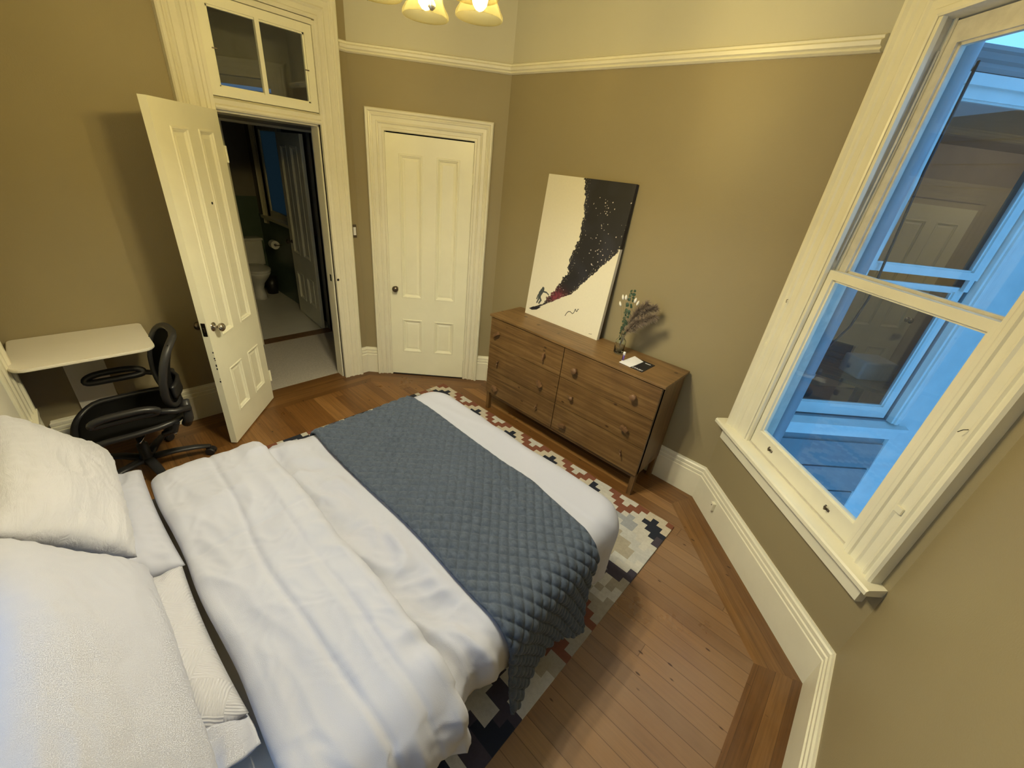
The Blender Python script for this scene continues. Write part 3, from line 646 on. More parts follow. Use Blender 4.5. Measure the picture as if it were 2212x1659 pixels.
# pillows
def pillow(name, w, d, th, M_, mat, seed, label, hem=None, pinch=.045, wrk=.006, wrs=3.5):
    nu, nv = 64, 44; bm = bmesh.new(); root = None
    def P(u, v, sgn):
        f = max(0, (1 - abs(u) ** 3.2)) ** .55 * max(0, (1 - abs(v) ** 3.0)) ** .55
        x = u * w / 2 * (1 - pinch * (1 - v * v) * .8); y = v * d / 2 * (1 - pinch * (1 - u * u) * 1.2)
        wr_ = wrk * ridged(u * w, v * d * 1.3, wrs * 2, seed) * (1 if f > .02 else 0) + wrk * 2.4 * noise.noise(Vector((u * 1.6, v * 1.6, seed * 1.7)))
        edge = (1 - f) * .6; wr_ += wrk * edge * math.sin((u * w if abs(v) > abs(u) else v * d) * 70 + 3 * noise.noise(Vector((u * 3, v * 3, seed))))
        return Vector((x, y, sgn * (th / 2 * f + wr_ * min(1, f * 3))))
    for sgn in (1, -1):
        G = [[bm.verts.new(P(lerp(-1, 1, i / nu), lerp(-1, 1, j / nv), sgn)) for j in range(nv + 1)] for i in range(nu + 1)]
        for A, B in zip(G, G[1:]):
            for j in range(nv): bm.faces.new([A[j], B[j], B[j + 1], A[j + 1]] if sgn > 0 else [A[j], A[j + 1], B[j + 1], B[j]])
    bmesh.ops.remove_doubles(bm, verts=bm.verts, dist=.0008)
    bmesh.ops.recalc_face_normals(bm, faces=bm.faces)
    o = from_bm(name, bm, mat, None, True); o.matrix_world = M_; tag(o, label, 'pillow')
    if hem:
        b2 = bmesh.new(); x0 = w / 2 - .018; rows_ = []
        for i in range(16):
            x = x0 + hem * i / 15; fl = math.exp(-i / 9)
            rows_.append([Vector((x, lerp(-d / 2, d / 2, j / 40) * .985, .012 * fl * math.sin(j * .45) + .004 * math.sin(j * .9 + i * .3) + (.003 if i in (5, 7, 9) else 0) + .03 * fl * (1 - (2 * j / 40 - 1) ** 2))) for j in range(41)])
        hm = grid_mesh('hem', rows_, MT['pillow'], o, solid=.008)
    return o
def TR(x, y, z, rx=0, ry=0, rz=0):
    return Matrix.Translation((x, y, z)) @ Matrix.Rotation(rz, 4, 'Z') @ Matrix.Rotation(ry, 4, 'Y') @ Matrix.Rotation(rx, 4, 'X')
pillow('pillow', .69, .37, .15, TR(.525, -2.557, .652, 0, 0, .02), MT['pillow'], 1, 'smooth white pillow lying flat on the mattress, nearest the desk chair', wrk=.007)
pillow('pillow', .64, .37, .15, TR(1.18, -2.552, .652, 0, 0, .02), MT['sham'], 2, 'white pillow with woven geometric pattern and stitched hem, beside the folded duvet', hem=.11)
pillow('pillow', .76, .38, .17, TR(.41, -2.595, .855, -.86, 0, .0), MT['crinkle'], 3, 'plump crinkled white pillow propped against the wall, nearest the wall desk', wrk=.008)
pillow('pillow', .92, .44, .20, TR(1.31, -2.595, .885, -.93, .0, .0), MT['pillow'], 4, 'large smooth white pillow propped up in the front corner of the bed', wrk=.004)
# ------------------------------------------------------------------ dresser
dr = empty('dresser'); tag(dr, 'wide stained pine chest of six drawers standing against the tan wall', 'dresser')
DD = .385; DW = 1.55
b = bmesh.new(); box(b, -.018, DW + .018, -.006, DD, .911, .930, .004); from_bm('top', b, MT['pine_top'], dr)
b = bmesh.new()
for x0 in (0, DW - .02):
    box(b, x0, x0 + .02, .022, DD - .004, .19, .908, .001)
box(b, .02, DW - .02, DD - .012, DD - .006, .2, .9)
for x0 in (0, DW - .035):
    box(b, x0, x0 + .035, .0215, .05, .16, .908, .001)
from_bm('side_panel', b, MT['pine_side'], dr)
b = bmesh.new(); box(b, .035, DW - .035, .026, .05, .150, .188, .001); box(b, .02, DW - .02, .05, DD - .012, .188, .196); from_bm('bottom_rail', b, MT['pine_x'], dr)
b = bmesh.new(); box(b, .02, DW - .02, .03, .05, .895, .91); box(b, DW / 2 - .01, DW / 2 + .01, .03, .3, .19, .9); from_bm('divider', b, MT['dark_gap'], dr)
for x0 in (0, DW - .036):
    for y0 in (.016, DD - .045):
        b = bmesh.new(); box(b, x0 + .001, x0 + .035, y0, y0 + .036, 0, .19, .002); from_bm('leg', b, MT['pine_side'], dr)
ZR_ = [(.1917, .4243), (.4283, .6652), (.6692, .9044)]
hk = {(0, 2): ((.095, .783, 'blk', .9), (.611, .775, 'bar', .1)), (0, 1): ((.127, .53, 'twig', .5), (.611, .537, 'blk', -.7)), (0, 0): ((.129, .276, 'blk', -.9), (.605, .324, 'twig', .9)),
      (1, 2): ((.907, .776, 'cyl', 0), (1.388, .779, 'cyl', 0)), (1, 1): ((.922, .547, 'ring', 0), (1.386, .524, 'blk', -1.2)), (1, 0): ((.888, .283, 'blk', 1.4), (1.40, .33, 'twig', .2))}
for (c, r_), hs in hk.items():
    x0, x1 = ((.001, DW / 2 - .003), (DW / 2 + .003, DW - .001))[c]; z0, z1 = ZR_[r_]
    b = bmesh.new(); box(b, x0, x1, .0, .020, z0, z1, .0025)
    f = from_bm('drawer', b, MT['pine_x'], dr)
    for (hx, hz, kind, a) in hs:
        b = bmesh.new(); K = Matrix.Translation((hx, 0, hz)) @ Matrix.Rotation(PI / 2, 4, 'X')
        if kind == 'cyl': lathe(b, [(.010, 0), (.010, .018), (.021, .020), (.023, .026), (.023, .040), (.020, .044)], 24, K)
        elif kind == 'ring': lathe(b, [(.007, 0), (.007, .014), (.014, .018), (.017, .026), (.014, .034)], 20, K); tube(b, [(hx - .006, -.022, hz + .01), (hx - .022, -.03, hz + .016), (hx - .034, -.03, hz + .014)], .003, 6)
        elif kind == 'blk': lathe(b, [(.008, 0), (.008, .016)], 14, K); box(b, -.012, .012, -.040, -.014, -.030, .030, .003, Matrix.Translation((hx, 0, hz)) @ Matrix.Rotation(a, 4, 'Y'))
        elif kind == 'bar': lathe(b, [(.007, 0), (.007, .018)], 14, K); box(b, -.007, .007, -.036, -.016, -.034, .034, .005, Matrix.Translation((hx, 0, hz)) @ Matrix.Rotation(a, 4, 'Y'))
        else:
            R_ = Matrix.Translation((hx, 0, hz)) @ Matrix.Rotation(a, 4, 'Y'); tube(b, [R_ @ Vector(p) for p in ((-.004, 0, 0), (-.002, -.018, .002), (.004, -.03, .012), (.002, -.034, .026))], [.007, .006, .006, .004], 8)
            tube(b, [R_ @ Vector(p) for p in ((0, -.02, .0), (.012, -.03, -.008), (.02, -.032, -.02))], [.005, .005, .0035], 8)
        from_bm('handle', b, MT['knob_wood'], f, kind in ('cyl', 'ring', 'twig'))
# ------------------------------------------------------------------ canvas painting
def inpoly(x, y, pl):
    c = False; n = len(pl)
    for i in range(n):
        (x1, y1), (x2, y2) = pl[i], pl[i - 1]
        if (y1 > y) != (y2 > y) and x < (x2 - x1) * (y - y1) / (y2 - y1) + x1: c = not c
    return c
def segd(x, y, a, b_):
    vx, vy = b_[0] - a[0], b_[1] - a[1]; k = max(0, min(1, ((x - a[0]) * vx + (y - a[1]) * vy) / (vx * vx + vy * vy + 1e-9))); return math.hypot(x - a[0] - k * vx, y - a[1] - k * vy)
def build_canvas():
    Wc, Hc = .745, 1.097; nu, nv = 300, 440; LFT = [(.036, .051), (.167, .124), (.222, .203), (.286, .298), (.347, .43), (.353, .561), (.387, .692), (.393, .827), (.367, .968), (.335, 1.1)]
    RGT = [(.036, .049), (.135, .088), (.235, .153), (.347, .228), (.454, .299), (.524, .407), (.638, .536), (.731, .66), (.78, .73), (.80, 1.1)]
    rnd = random.Random(11); stars = [(rnd.gauss(.56, .09), rnd.uniform(.2, 1.0), rnd.choice((.0018, .0024, .0036))) for _ in range(110)]
    cell = {}
    for s_ in stars:
        for a in (-1, 0, 1):
            for b_ in (-1, 0, 1): cell.setdefault((int(s_[0] / .02) + a, int(s_[1] / .02) + b_), []).append(s_)
    def xl(y, P_): 
        for (xa, ya), (xb, yb) in zip(P_, P_[1:]):
            if ya <= y <= yb: return lerp(xa, xb, (y - ya) / (yb - ya + 1e-9))
        return None
    sig = [(.414, .098), (.424, .122), (.437, .139), (.455, .143), (.478, .133), (.490, .145), (.493, .170), (.499, .176), (.507, .160), (.516, .163), (.518, .180), (.526, .183)]
    body = [((.147, .242), (.147, .252), .012), ((.143, .232), (.128, .205), .018), ((.128, .205), (.125, .182), .014), ((.125, .178), (.145, .150), .009), ((.145, .150), (.131, .122), .0075), ((.120, .178), (.118, .150), .008), ((.118, .150), (.108, .122), .0065),
            ((.150, .226), (.190, .226), .006), ((.190, .226), (.212, .216), .005), ((.124, .214), (.106, .180), .0055), ((.106, .180), (.100, .150), .005)]
    board = [(.036, .050), (.07, .045), (.12, .062), (.16, .095), (.115, .090), (.075, .076)]
    def color(x, y):
        c = Vector((.78, .74, .60))
        a, b_ = xl(y, LFT), xl(y, RGT)
        if a is not None and b_ is not None:
            j = .018 * noise.noise(Vector((x * 60, y * 45, 0))) + .022 * noise.noise(Vector((x * 18, y * 18, 4))); sc = min(1, (y - .04) * 6)
            if a + j * sc < x < b_ - (.6 * j) * sc - (.0 if y > .2 else 0):
                k = max(0, noise.noise(Vector((x * 7, y * 7, 2)))); c = Vector((.010, .009, .012)) + Vector((.018, .02, .035)) * k
                g = math.exp(-((x - .30) / .09) ** 2 - ((y - .22) / .06) ** 2); c += Vector((.16, .02, .035)) * g * (1 + noise.noise(Vector((x * 50, y * 50, 1))))
                d1 = min(x - a, b_ - x)
                if d1 < .05 and noise.noise(Vector((x * 150, y * 130, 8))) > .28 + d1 * 8: c = Vector((.45, .40, .30))
                for s_ in cell.get((int(x / .02), int(y / .02)), []):
                    if math.hypot(x - s_[0], y - s_[1]) < s_[2]: c = Vector((.75, .66, .62))
        if inpoly(x, y, board): c = Vector((.012, .012, .022))
        for (p, q, r) in body:
            if segd(x, y, p, q) < r: c = Vector((.045, .055, .06)) * (1.5 if noise.noise(Vector((x * 90, y * 90, 0))) > 0 else 1)
        for p, q in zip(sig, sig[1:]):
            if segd(x, y, p, q) < .0028: c = Vector((.02, .02, .018))
        if segd(x, y, (.665, .028), (.69, .032)) < .0016: c = Vector((.1, .09, .06))
        return c
    bm = bmesh.new(); cl = bm.loops.layers.float_color.new('Col')
    G = [[bm.verts.new((Wc * i / nu, 0, Hc * j / nv)) for j in range(nv + 1)] for i in range(nu + 1)]
    C_ = [[color(Wc * i / nu, Hc * j / nv) for j in range(nv + 1)] for i in range(nu + 1)]
    for i in range(nu):
        for j in range(nv):
            f = bm.faces.new([G[i][j], G[i + 1][j], G[i + 1][j + 1], G[i][j + 1]])
            for l, (a, b_) in zip(f.loops, ((i, j), (i + 1, j), (i + 1, j + 1), (i, j + 1))): l[cl] = (*C_[a][b_], 1)
    # wrapped edges carry the colour of the face's rim
    D = .036
    def strip(path):
        prev = None
        for (a, b_) in path:
            v = G[a][b_]; w_ = bm.verts.new((v.co.x, D, v.co.z))
            if prev:
                f = bm.faces.new([prev[0], v, w_, prev[1]])
                for l, k in zip(f.loops, (prev[2], (a, b_), (a, b_), prev[2])): l[cl] = (*C_[k[0]][k[1]], 1)
            prev = (v, w_, (a, b_))
    strip([(nu, j) for j in range(nv + 1)]); strip([(0, j) for j in range(nv, -1, -1)]); strip([(i, nv) for i in range(nu, -1, -1)]); strip([(i, 0) for i in range(nu + 1)])
    bmesh.ops.remove_doubles(bm, verts=bm.verts, dist=1e-5); bmesh.ops.recalc_face_normals(bm, faces=bm.faces)
    o = empty('canvas_painting', (.117, .290, .931)); o.rotation_euler = (-math.atan2(.083, 1.094), 0, 0)
    tag(o, 'tall cream canvas with black starry wave and small surfer, leaning on the wall', 'painting')
    cm = from_bm('painted_canvas', bm, attr_mat('painted_canvas_cloth', .6, .15, 700, .97), o, False)
    b = bmesh.new(); box(b, .004, Wc - .004, .034, .037, .004, Hc - .004); from_bm('stretcher_back', b, MT['pine_side'], o)
build_canvas()
# ------------------------------------------------------------------ bottle with dried stems
vx, vy, vz = 1.095, .215, .931
bo = empty('glass_bottle', (vx, vy, vz)); tag(bo, 'clear glass bottle vase standing on the dresser beside the canvas', 'vase')
def clear():
    m, t, b = nt('clear_bottle_glass'); b.inputs['Transmission Weight'].default_value = 1; b.inputs['Roughness'].default_value = .02; b.inputs['IOR'].default_value = 1.45; b.inputs['Base Color'].default_value = (.9, .95, .9, 1); return m
b = bmesh.new(); lathe(b, [(.002, .002), (.030, .002), (.036, .008), (.037, .085), (.035, .10), (.022, .118), (.017, .128), (.017, .142), (.021, .146), (.021, .156), (.018, .158), (.014, .156), (.0135, .13), (.019, .115), (.032, .098), (.0335, .083), (.0325, .012), (.002, .008)], 32, cap=False); from_bm('bottle_body', b, clear(), bo, True)
rnd = random.Random(21)
def curve_pts(p0, p1, p2, n=12): return [p0.lerp(p1, k / n).lerp(p1.lerp(p2, k / n), k / n) for k in range(n + 1)]
base = Vector((vx, vy, vz + .02)); neck = Vector((vx, vy, vz + .155))
eu = empty('eucalyptus_stem', base); tag(eu, 'dark green eucalyptus stem rising highest from the glass bottle', 'plant')
pts = curve_pts(base, Vector((vx - .01, vy, vz + .22)), Vector((1.085, .235, 1.385)), 20)
b = bmesh.new(); tube(b, pts, .0018, 6); rel(from_bm('stem', b, MT['stem']), eu)
b = bmesh.new()
for k in range(4, 21):
    for sd in (-1, 1):
        c = pts[k] + Vector((sd * rnd.uniform(.010, .016), rnd.uniform(-.008, .008), rnd.uniform(-.003, .01))); r_ = rnd.uniform(.008, .0125)
        nrm = Vector((rnd.uniform(-.6, .6), -1, rnd.uniform(-.2, .8))).normalized(); u_ = nrm.orthogonal().normalized(); w_ = nrm.cross(u_)
        ctr = b.verts.new(c + nrm * .002); ring = [b.verts.new(c + u_ * math.cos(a * PI / 5) * r_ + w_ * math.sin(a * PI / 5) * r_) for a in range(10)]
        for a in range(10): b.faces.new([ctr, ring[a], ring[(a + 1) % 10]])
        if k < 12: break
for k in range(10):
    c = neck + Vector((rnd.uniform(-.02, .02), rnd.uniform(-.01, .01), rnd.uniform(.0, .09))); box(b, -.008, .008, -.001, .001, -.014, .014, 0, Matrix.Translation(c) @ Matrix.Rotation(rnd.uniform(-1, 1), 4, 'Y'))
lv = from_bm('leaves', b, MT['green_leaf']); lv.modifiers.new('t', 'SOLIDIFY').thickness = .0006; rel(lv, eu)
pp = empty('pampas_plume', base); tag(pp, 'feathery brown pampas plume bending right out of the glass bottle', 'plant')
for tip, mid in ((Vector((1.285, .22, 1.268)), Vector((1.15, .21, 1.22))), (Vector((1.245, .30, 1.305)), Vector((1.13, .25, 1.26))), (Vector((1.225, .19, 1.225)), Vector((1.12, .20, 1.17))), (Vector((1.195, .26, 1.325)), Vector((1.11, .23, 1.24)))):
    ps = curve_pts(neck - Vector((0, 0, .1)), mid, tip, 16); b = bmesh.new(); tube(b, ps, .0012, 5)
    for q in range(780):
        k = rnd.uniform(.36, 1); i = min(15, int(k * 16)); p = ps[i].lerp(ps[i + 1], k * 16 - i); d_ = (ps[i + 1] - ps[i]).normalized()
        out = Vector((rnd.gauss(0, 1), rnd.gauss(0, 1), rnd.gauss(0, 1))).normalized(); ln = rnd.uniform(.022, .050) * (1.25 - .7 * abs(k - .62)); e = p + (d_ * 1.0 + out * .95).normalized() * ln * 1.15 + Vector((0, 0, -.010))
        e.y = min(e.y, .402); m_ = p.lerp(e, .5) + out * .002; w_ = d_.cross(out).normalized() * .0010
        v = [b.verts.new(x) for x in (p - w_, p + w_, m_ + w_, e, m_ - w_)]; b.faces.new(v)
    rel(from_bm('plume', b, MT['pampas']), pp)
for i, (tx, ty, tz, lab) in enumerate(((1.03, .22, 1.325, 'cream bunny tail grass head, leftmost of the stems in the bottle'), (1.062, .20, 1.335, 'cream bunny tail grass head just left of the eucalyptus leaves'), (1.118, .23, 1.325, 'cream bunny tail grass head just right of the eucalyptus leaves'), (1.022, .22, 1.275, 'small cream bunny tail grass head, lowest of the seed heads'), (1.135, .24, 1.310, 'cream bunny tail grass head next to the pampas plume'))):
    e = empty('bunny_tail_grass', base); tag(e, lab, 'plant', 'bunny tail grass in the glass bottle'); tp = Vector((tx, ty, tz)); ps = curve_pts(base, Vector((vx, vy, vz + .2)), tp, 10)
    b = bmesh.new(); tube(b, ps, .001, 5); rel(from_bm('stem', b, MT['stem']), e)
    d_ = (ps[-1] - ps[-2]).normalized(); q = d_.to_track_quat('Z', 'Y').to_matrix().to_4x4()
    b = bmesh.new(); lathe(b, [(.001, -.016), (.006, -.010), (.0085, 0), (.0075, .010), (.004, .018), (.001, .022)], 12, Matrix.Translation(tp) @ q); rel(from_bm('seed_head', b, MT['bunny'], None, True), e)
# lip balm and leaflet
lb = empty('lip_balm', (1.187, .118, .9305)); tag(lb, 'small purple lip balm tube with white cap standing by the leaflet', 'lip balm')
b = bmesh.new(); lathe(b, [(.0078, 0), (.0082, .002), (.0082, .006)], 20); from_bm('dial', b, MT['paper'], lb, False)
b = bmesh.new(); lathe(b, [(.0078, .006), (.0078, .045)], 20); from_bm('tube_label', b, MT['purple'], lb, True)
b = bmesh.new(); lathe(b, [(.0083, .045), (.0083, .064), (.0072, .068), (.001, .069)], 20); from_bm('cap', b, MT['paper'], lb, True)
b = bmesh.new(); box(b, -.0052, -.001, -.0079, -.0065, .010, .042); from_bm('label_stripe', b, MT['black_card'], lb)
lf = empty('leaflet', (1.28, .155, .9305)); tag(lf, 'open leaflet with a white page and a black page lying on the dresser', 'leaflet')
def card(pts, z0, z1, name, mat, parent):
    b = bmesh.new(); A = [b.verts.new((x, y, z1 + dz)) for x, y, dz in pts]; B = [b.verts.new((x, y, z0)) for x, y, dz in pts]; b.faces.new(A)
    for i in range(len(A)): b.faces.new([A[i], B[i], B[(i + 1) % len(A)], A[(i + 1) % len(A)]])
    b.faces.new(B[::-1]); bmesh.ops.recalc_face_normals(b, faces=b.faces); return from_bm(name, b, mat, parent)
card([(-.088, -.090, 0), (.087, -.094, 0), (.090, .093, 0), (-.070, .100, 0)], .0003, .0028, 'black_page', MT['black_card'], lf)
card([(-.092, -.088, .003), (-.004, -.096, .001), (.006, -.02, .001), (.012, .072, .001), (-.074, .106, .003)], .0032, .0040, 'white_page', MT['paper'], lf)
def text(s, size, M_, mat, parent, name='lettering'):
    cu = bpy.data.curves.new(name, 'FONT'); cu.body = s; cu.size = size; cu.extrude = .0002; cu.align_x = 'CENTER'; o = bpy.data.objects.new(name, cu); COL.objects.link(o)
    dg = bpy.context.evaluated_depsgraph_get(); me = bpy.data.meshes.new_from_object(o.evaluated_get(dg)); bpy.data.objects.remove(o)
    me.transform(M_); return link(name, me, mat, parent)
text('STASH', .027, Matrix.Translation((.040, -.082, .0031)), MT['paper'], lf)
b = bmesh.new(); box(b, .03, .07, .062, .068, .0028, .0034); from_bm('printed_line', b, MT['paper'], lf)
for k, (x0, x1, y0, y1) in enumerate(((-.055, -.028, .058, .064), (-.078, -.036, -.072, -.069), (-.075, -.030, -.058, -.055), (-.072, -.036, -.044, -.041))):
    b = bmesh.new(); box(b, x0, x1, y0, y1, .0050, .0056); from_bm('printed_line', b, MT['ink'], lf)
# ------------------------------------------------------------------ chandelier
CX_, CY_, RZ = .965, -1.375, 2.45
ch = empty('chandelier', (CX_, CY_, ZC)); tag(ch, 'brushed metal ceiling light with five glowing bell shaped glass shades', 'ceiling light')
def chp(o): o.parent = ch; o.matrix_parent_inverse = Matrix.Translation((-CX_, -CY_, -ZC)); return o
b = bmesh.new(); lathe(b, [(.07, ZC), (.07, ZC - .012), (.03, ZC - .035), (.009, ZC - .04), (.009, 2.74), (.03, 2.73), (.045, 2.69), (.045, 2.64), (.03, 2.60), (.014, 2.575), (.012, 2.56)], 28, Matrix.Translation((CX_, CY_, 0))); chp(from_bm('stem', b, MT['lamp_metal'], None, True))
b = bmesh.new(); lathe(b, [(.012, 2.56), (.006, 2.55), (.005, 2.50), (.011, 2.49), (.006, 2.48), (.0055, 2.455), (.012, 2.445), (.012, 2.438), (.004, 2.430)], 18, Matrix.Translation((CX_, CY_, 0))); chp(from_bm('finial', b, MT['lamp_metal'], None, True))
for a in (150, 78, 6, -66, 222):
    a = math.radians(a); dx, dy = math.cos(a), math.sin(a); C_ = Vector((CX_, CY_, 0)); D_ = Vector((dx, dy, 0)); R_ = .168
    b = bmesh.new(); tube(b, [C_ + D_ * .03 + Vector((0, 0, 2.66)), C_ + D_ * .08 + Vector((0, 0, 2.72)), C_ + D_ * .135 + Vector((0, 0, 2.72)), C_ + D_ * R_ + Vector((0, 0, 2.67)), C_ + D_ * R_ + Vector((0, 0, 2.62))], .006, 10); chp(from_bm('arm', b, MT['lamp_metal'], None, True))
    T_ = Matrix.Translation(C_ + D_ * R_)
    b = bmesh.new(); lathe(b, [(.012, 2.63), (.024, 2.622), (.026, 2.60), (.022, 2.575)], 22, T_); chp(from_bm('socket', b, MT['lamp_metal'], None, True))
    b = bmesh.new()
    prof = [(.027, 2.600), (.034, 2.592), (.043, 2.570), (.049, 2.540), (.053, 2.510), (.058, 2.490), (.068, 2.474), (.0765, 2.462), (.0775, 2.452), (.0755, 2.449), (.0735, 2.453), (.066, 2.470), (.056, 2.486), (.050, 2.508), (.046, 2.540), (.040, 2.568), (.031, 2.590)]
    lathe(b, prof, 36, T_, cap=False); sh = chp(from_bm('shade', b, MT['shade'], None, True))
    b = bmesh.new(); lathe(b, [(.001, 2.468), (.012, 2.472), (.022, 2.484), (.0265, 2.503), (.024, 2.525), (.016, 2.548), (.013, 2.572)], 22, T_); chp(from_bm('bulb', b, MT['bulb'], None, True))
# ------------------------------------------------------------------ wall desk
de = empty('wall_desk', (-1.285, -2.41, .84)); tag(de, 'white wall mounted drop leaf desk with rounded corners', 'desk')
def rrect(x0, x1, y0, y1, r, n=6, sk=(1, 1, 1, 1)):
    out = []
    for (cx, cy, a0, k) in ((x1 - r, y1 - r, 0, 0), (x0 + r * .4, y1 - r * .4, 90, 1), (x0 + r * .4, y0 + r * .4, 180, 2), (x1 - r, y0 + r, 270, 3)):
        rr = r if k in (0, 3) else r * .4
        for i in range(n + 1): a = math.radians(a0 + 90 * i / n); out.append((cx + rr * math.cos(a), cy + rr * math.sin(a)))
    return out
def slab(pts, z0, z1, bev=.004):
    b = bmesh.new(); A = [b.verts.new((x, y, z1)) for x, y in pts]; f = b.faces.new(A); r = bmesh.ops.extrude_face_region(b, geom=[f])
    for v in [g for g in r['geom'] if isinstance(g, bmesh.types.BMVert)]: v.co.z = z0
    bmesh.ops.recalc_face_normals(b, faces=b.faces)
    if bev: bmesh.ops.bevel(b, geom=[e for e in b.edges if abs(e.verts[0].co.z - e.verts[1].co.z) < 1e-6], offset=bev, segments=2, affect='EDGES')
    return b
o = from_bm('desk_top', slab(rrect(.004, .505, -.302, .300, .07), -.018, 0), MT['desk'], de)
b = bmesh.new(); box(b, .0, .018, -.28, .28, -.10, -.02, .003); box(b, .0, .018, -.13, .06, -.62, -.10, .003); from_bm('wall_bracket', b, MT['desk'], de)
# ------------------------------------------------------------------ office chair (faces -y)
oc = empty('office_chair', (-.785, -2.335, 0), math.radians(-3)); oc.scale = (1.03, 1.03, .96); tag(oc, 'black mesh office chair with arm loops tucked beside the wall desk', 'chair')
b = bmesh.new(); lathe(b, [(.030, .06), (.036, .075), (.036, .12), (.028, .13), (.028, .22), (.018, .225), (.018, .36)], 20); from_bm('gas_column', b, MT['black_plastic'], oc, True)
for k in range(5):
    a = math.radians(84 + 72 * k); D_ = Vector((math.cos(a), math.sin(a), 0))
    b = bmesh.new(); P_ = Vector((-D_.y, D_.x, 0)); pts = [D_ * .02 + Vector((0, 0, .10)), D_ * .14 + Vector((0, 0, .105)), D_ * .25 + Vector((0, 0, .092)), D_ * .325 + Vector((0, 0, .072))]
    tube(b, pts, [.030, .027, .023, .018], 10, flat=.62); from_bm('base_arm', b, MT['dark_grey'], oc, True)
    c = D_ * .325; ax = Vector((math.cos(a + 1.1), math.sin(a + 1.1), 0)); q = ax.to_track_quat('Z', 'Y').to_matrix().to_4x4()
    b = bmesh.new()
    for sd in (-1, 1): lathe(b, [(.010, -.010), (.026, -.009), (.0285, -.005), (.0285, .005), (.026, .009), (.010, .010)], 20, Matrix.Translation(c + ax * sd * .016 + Vector((0, 0, .029))) @ q)
    tube(b, [c + Vector((0, 0, .03)), c + Vector((0, 0, .08))], .008, 8); box(b, -.012, .012, -.026, .026, .035, .058, .006, Matrix.Translation(c) @ q.to_3x3().to_4x4() if False else Matrix.Translation(c) @ Matrix.Rotation(a + 1.1, 4, 'Z')); from_bm('caster', b, MT['black_plastic'], oc, False)
b = bmesh.new(); box(b, -.06, .06, -.12, .17, .335, .385, .015); tube(b, [(-.19, .13, .37), (-.10, .15, .35), (.10, .15, .35), (.19, .13, .37)], .020, 10)
lathe(b, [(.001, 0), (.03, 0), (.034, .006), (.034, .022), (.018, .03), (.018, .045)], 20, Matrix.Translation((.055, .02, .36)) @ Matrix.Rotation(PI / 2, 4, 'Y'))
tube(b, [(.19, .12, .37), (.235, .17, .40), (.245, .19, .46)], [.02, .018, .016], 10); tube(b, [(-.19, .12, .37), (-.235, .17, .40), (-.245, .19, .46)], [.02, .018, .016], 10)
from_bm('tilt_mechanism', b, MT['black_plastic'], oc, False)
b = bmesh.new(); tube(b, [(.07, .05, .345), (.13, .02, .34), (.17, .0, .335)], .006, 8); from_bm('lever', b, MT['chrome'], oc, True)
b = bmesh.new(); tube(b, [(.10, .15, .33), (.15, .17, .32)], .009, 8); from_bm('lever', b, MT['chrome'], oc, True)
def seat_pt(u, v, off=0):   # u across, v front(-1)..back(1)
    w = .262 - .03 * max(0, v) ** 2 - .035 * max(0, -v) ** 3; x = u * w; y = -.005 + v * .252; z = .445 + .012 * u * u + .006 * v - (.07 * max(0, -v - .45) ** 1.6 / .38) + .012 * max(0, v) ** 2
    return Vector((x, y, z + off))
rows = [[seat_pt(lerp(-.93, .93, i / 20), lerp(-.95, .95, j / 22), -.008 * (1 - (lerp(-.93, .93, i / 20)) ** 2)) for i in range(21)] for j in range(23)]
grid_mesh('seat', rows, MT['mesh_black'], oc, solid=.006)
def loop_pts(fn, n=48):
    out = []
    for k in range(n):
        a = 2 * PI * k / n; c, s = math.cos(a), math.sin(a); e = .42; out.append(fn(math.copysign(abs(c) ** e, c), math.copysign(abs(s) ** e, s)))
    return out
b = bmesh.new(); tube(b, loop_pts(seat_pt), .019, 10, closed=True); from_bm('seat_frame', b, MT['black_plastic'], oc, True)
def back_pt(u, v, off=0):   # v bottom(-1)..top(1)
    w = .150 + .072 * (1 - ((v - .35) / 1.35) ** 2); x = u * w; zz = .50 + (v + 1) / 2 * .47; y = .235 + .035 * math.sin((v + 1) / 2 * PI) * -1 + .075 * (v + 1) / 2 - .05 * (u * u) + off
    return Vector((x, y, zz))
rows = [[back_pt(lerp(-.94, .94, i / 20), lerp(-.95, .95, j / 24), .012 * (1 - (lerp(-.94, .94, i / 20)) ** 2)) for i in range(21)] for j in range(25)]
grid_mesh('backrest', rows, MT['mesh_black'], oc, solid=.005)
b = bmesh.new(); tube(b, loop_pts(back_pt, 56), .020, 10, closed=True); from_bm('back_frame', b, MT['dark_grey'], oc, True)
b = bmesh.new(); rows = [[back_pt(lerp(-.8, .8, i / 12), lerp(-.72, -.30, j / 6), .05 - .02 * abs(lerp(-1, 1, i / 12))) for i in range(13)] for j in range(7)]; b.free(); grid_mesh('lumbar_pad', rows, MT['black_plastic'], oc, solid=.018)
for sd in (-1, 1):
    b = bmesh.new(); tube(b, [(sd * .215, .235, .42), (sd * .245, .25, .47), (sd * .25, .255, .53), (sd * .235, .262, .60)], [.026, .026, .022, .016], 12); from_bm('back_bracket', b, MT['dark_grey'], oc, True)
    b = bmesh.new(); pts = [(sd * .262, .27, .555), (sd * .285, .20, .565), (sd * .292, .11, .600)]; tube(b, pts, [.020, .018, .018], 10)
    lp = []
    for k in range(28):
        a = 2 * PI * k / 28; lp.append((sd * .292 + sd * .012 * math.sin(a), -.01 + .135 * math.copysign(abs(math.cos(a)) ** .6, math.cos(a)), .640 + .024 * math.copysign(abs(math.sin(a)) ** .8, math.sin(a)) - .012 * math.cos(a + PI) ** 2))
    tube(b, [(x, y, z - .03) for x, y, z in lp], .021, 10, closed=True); from_bm('armrest', b, MT['black_plastic'], oc, True)
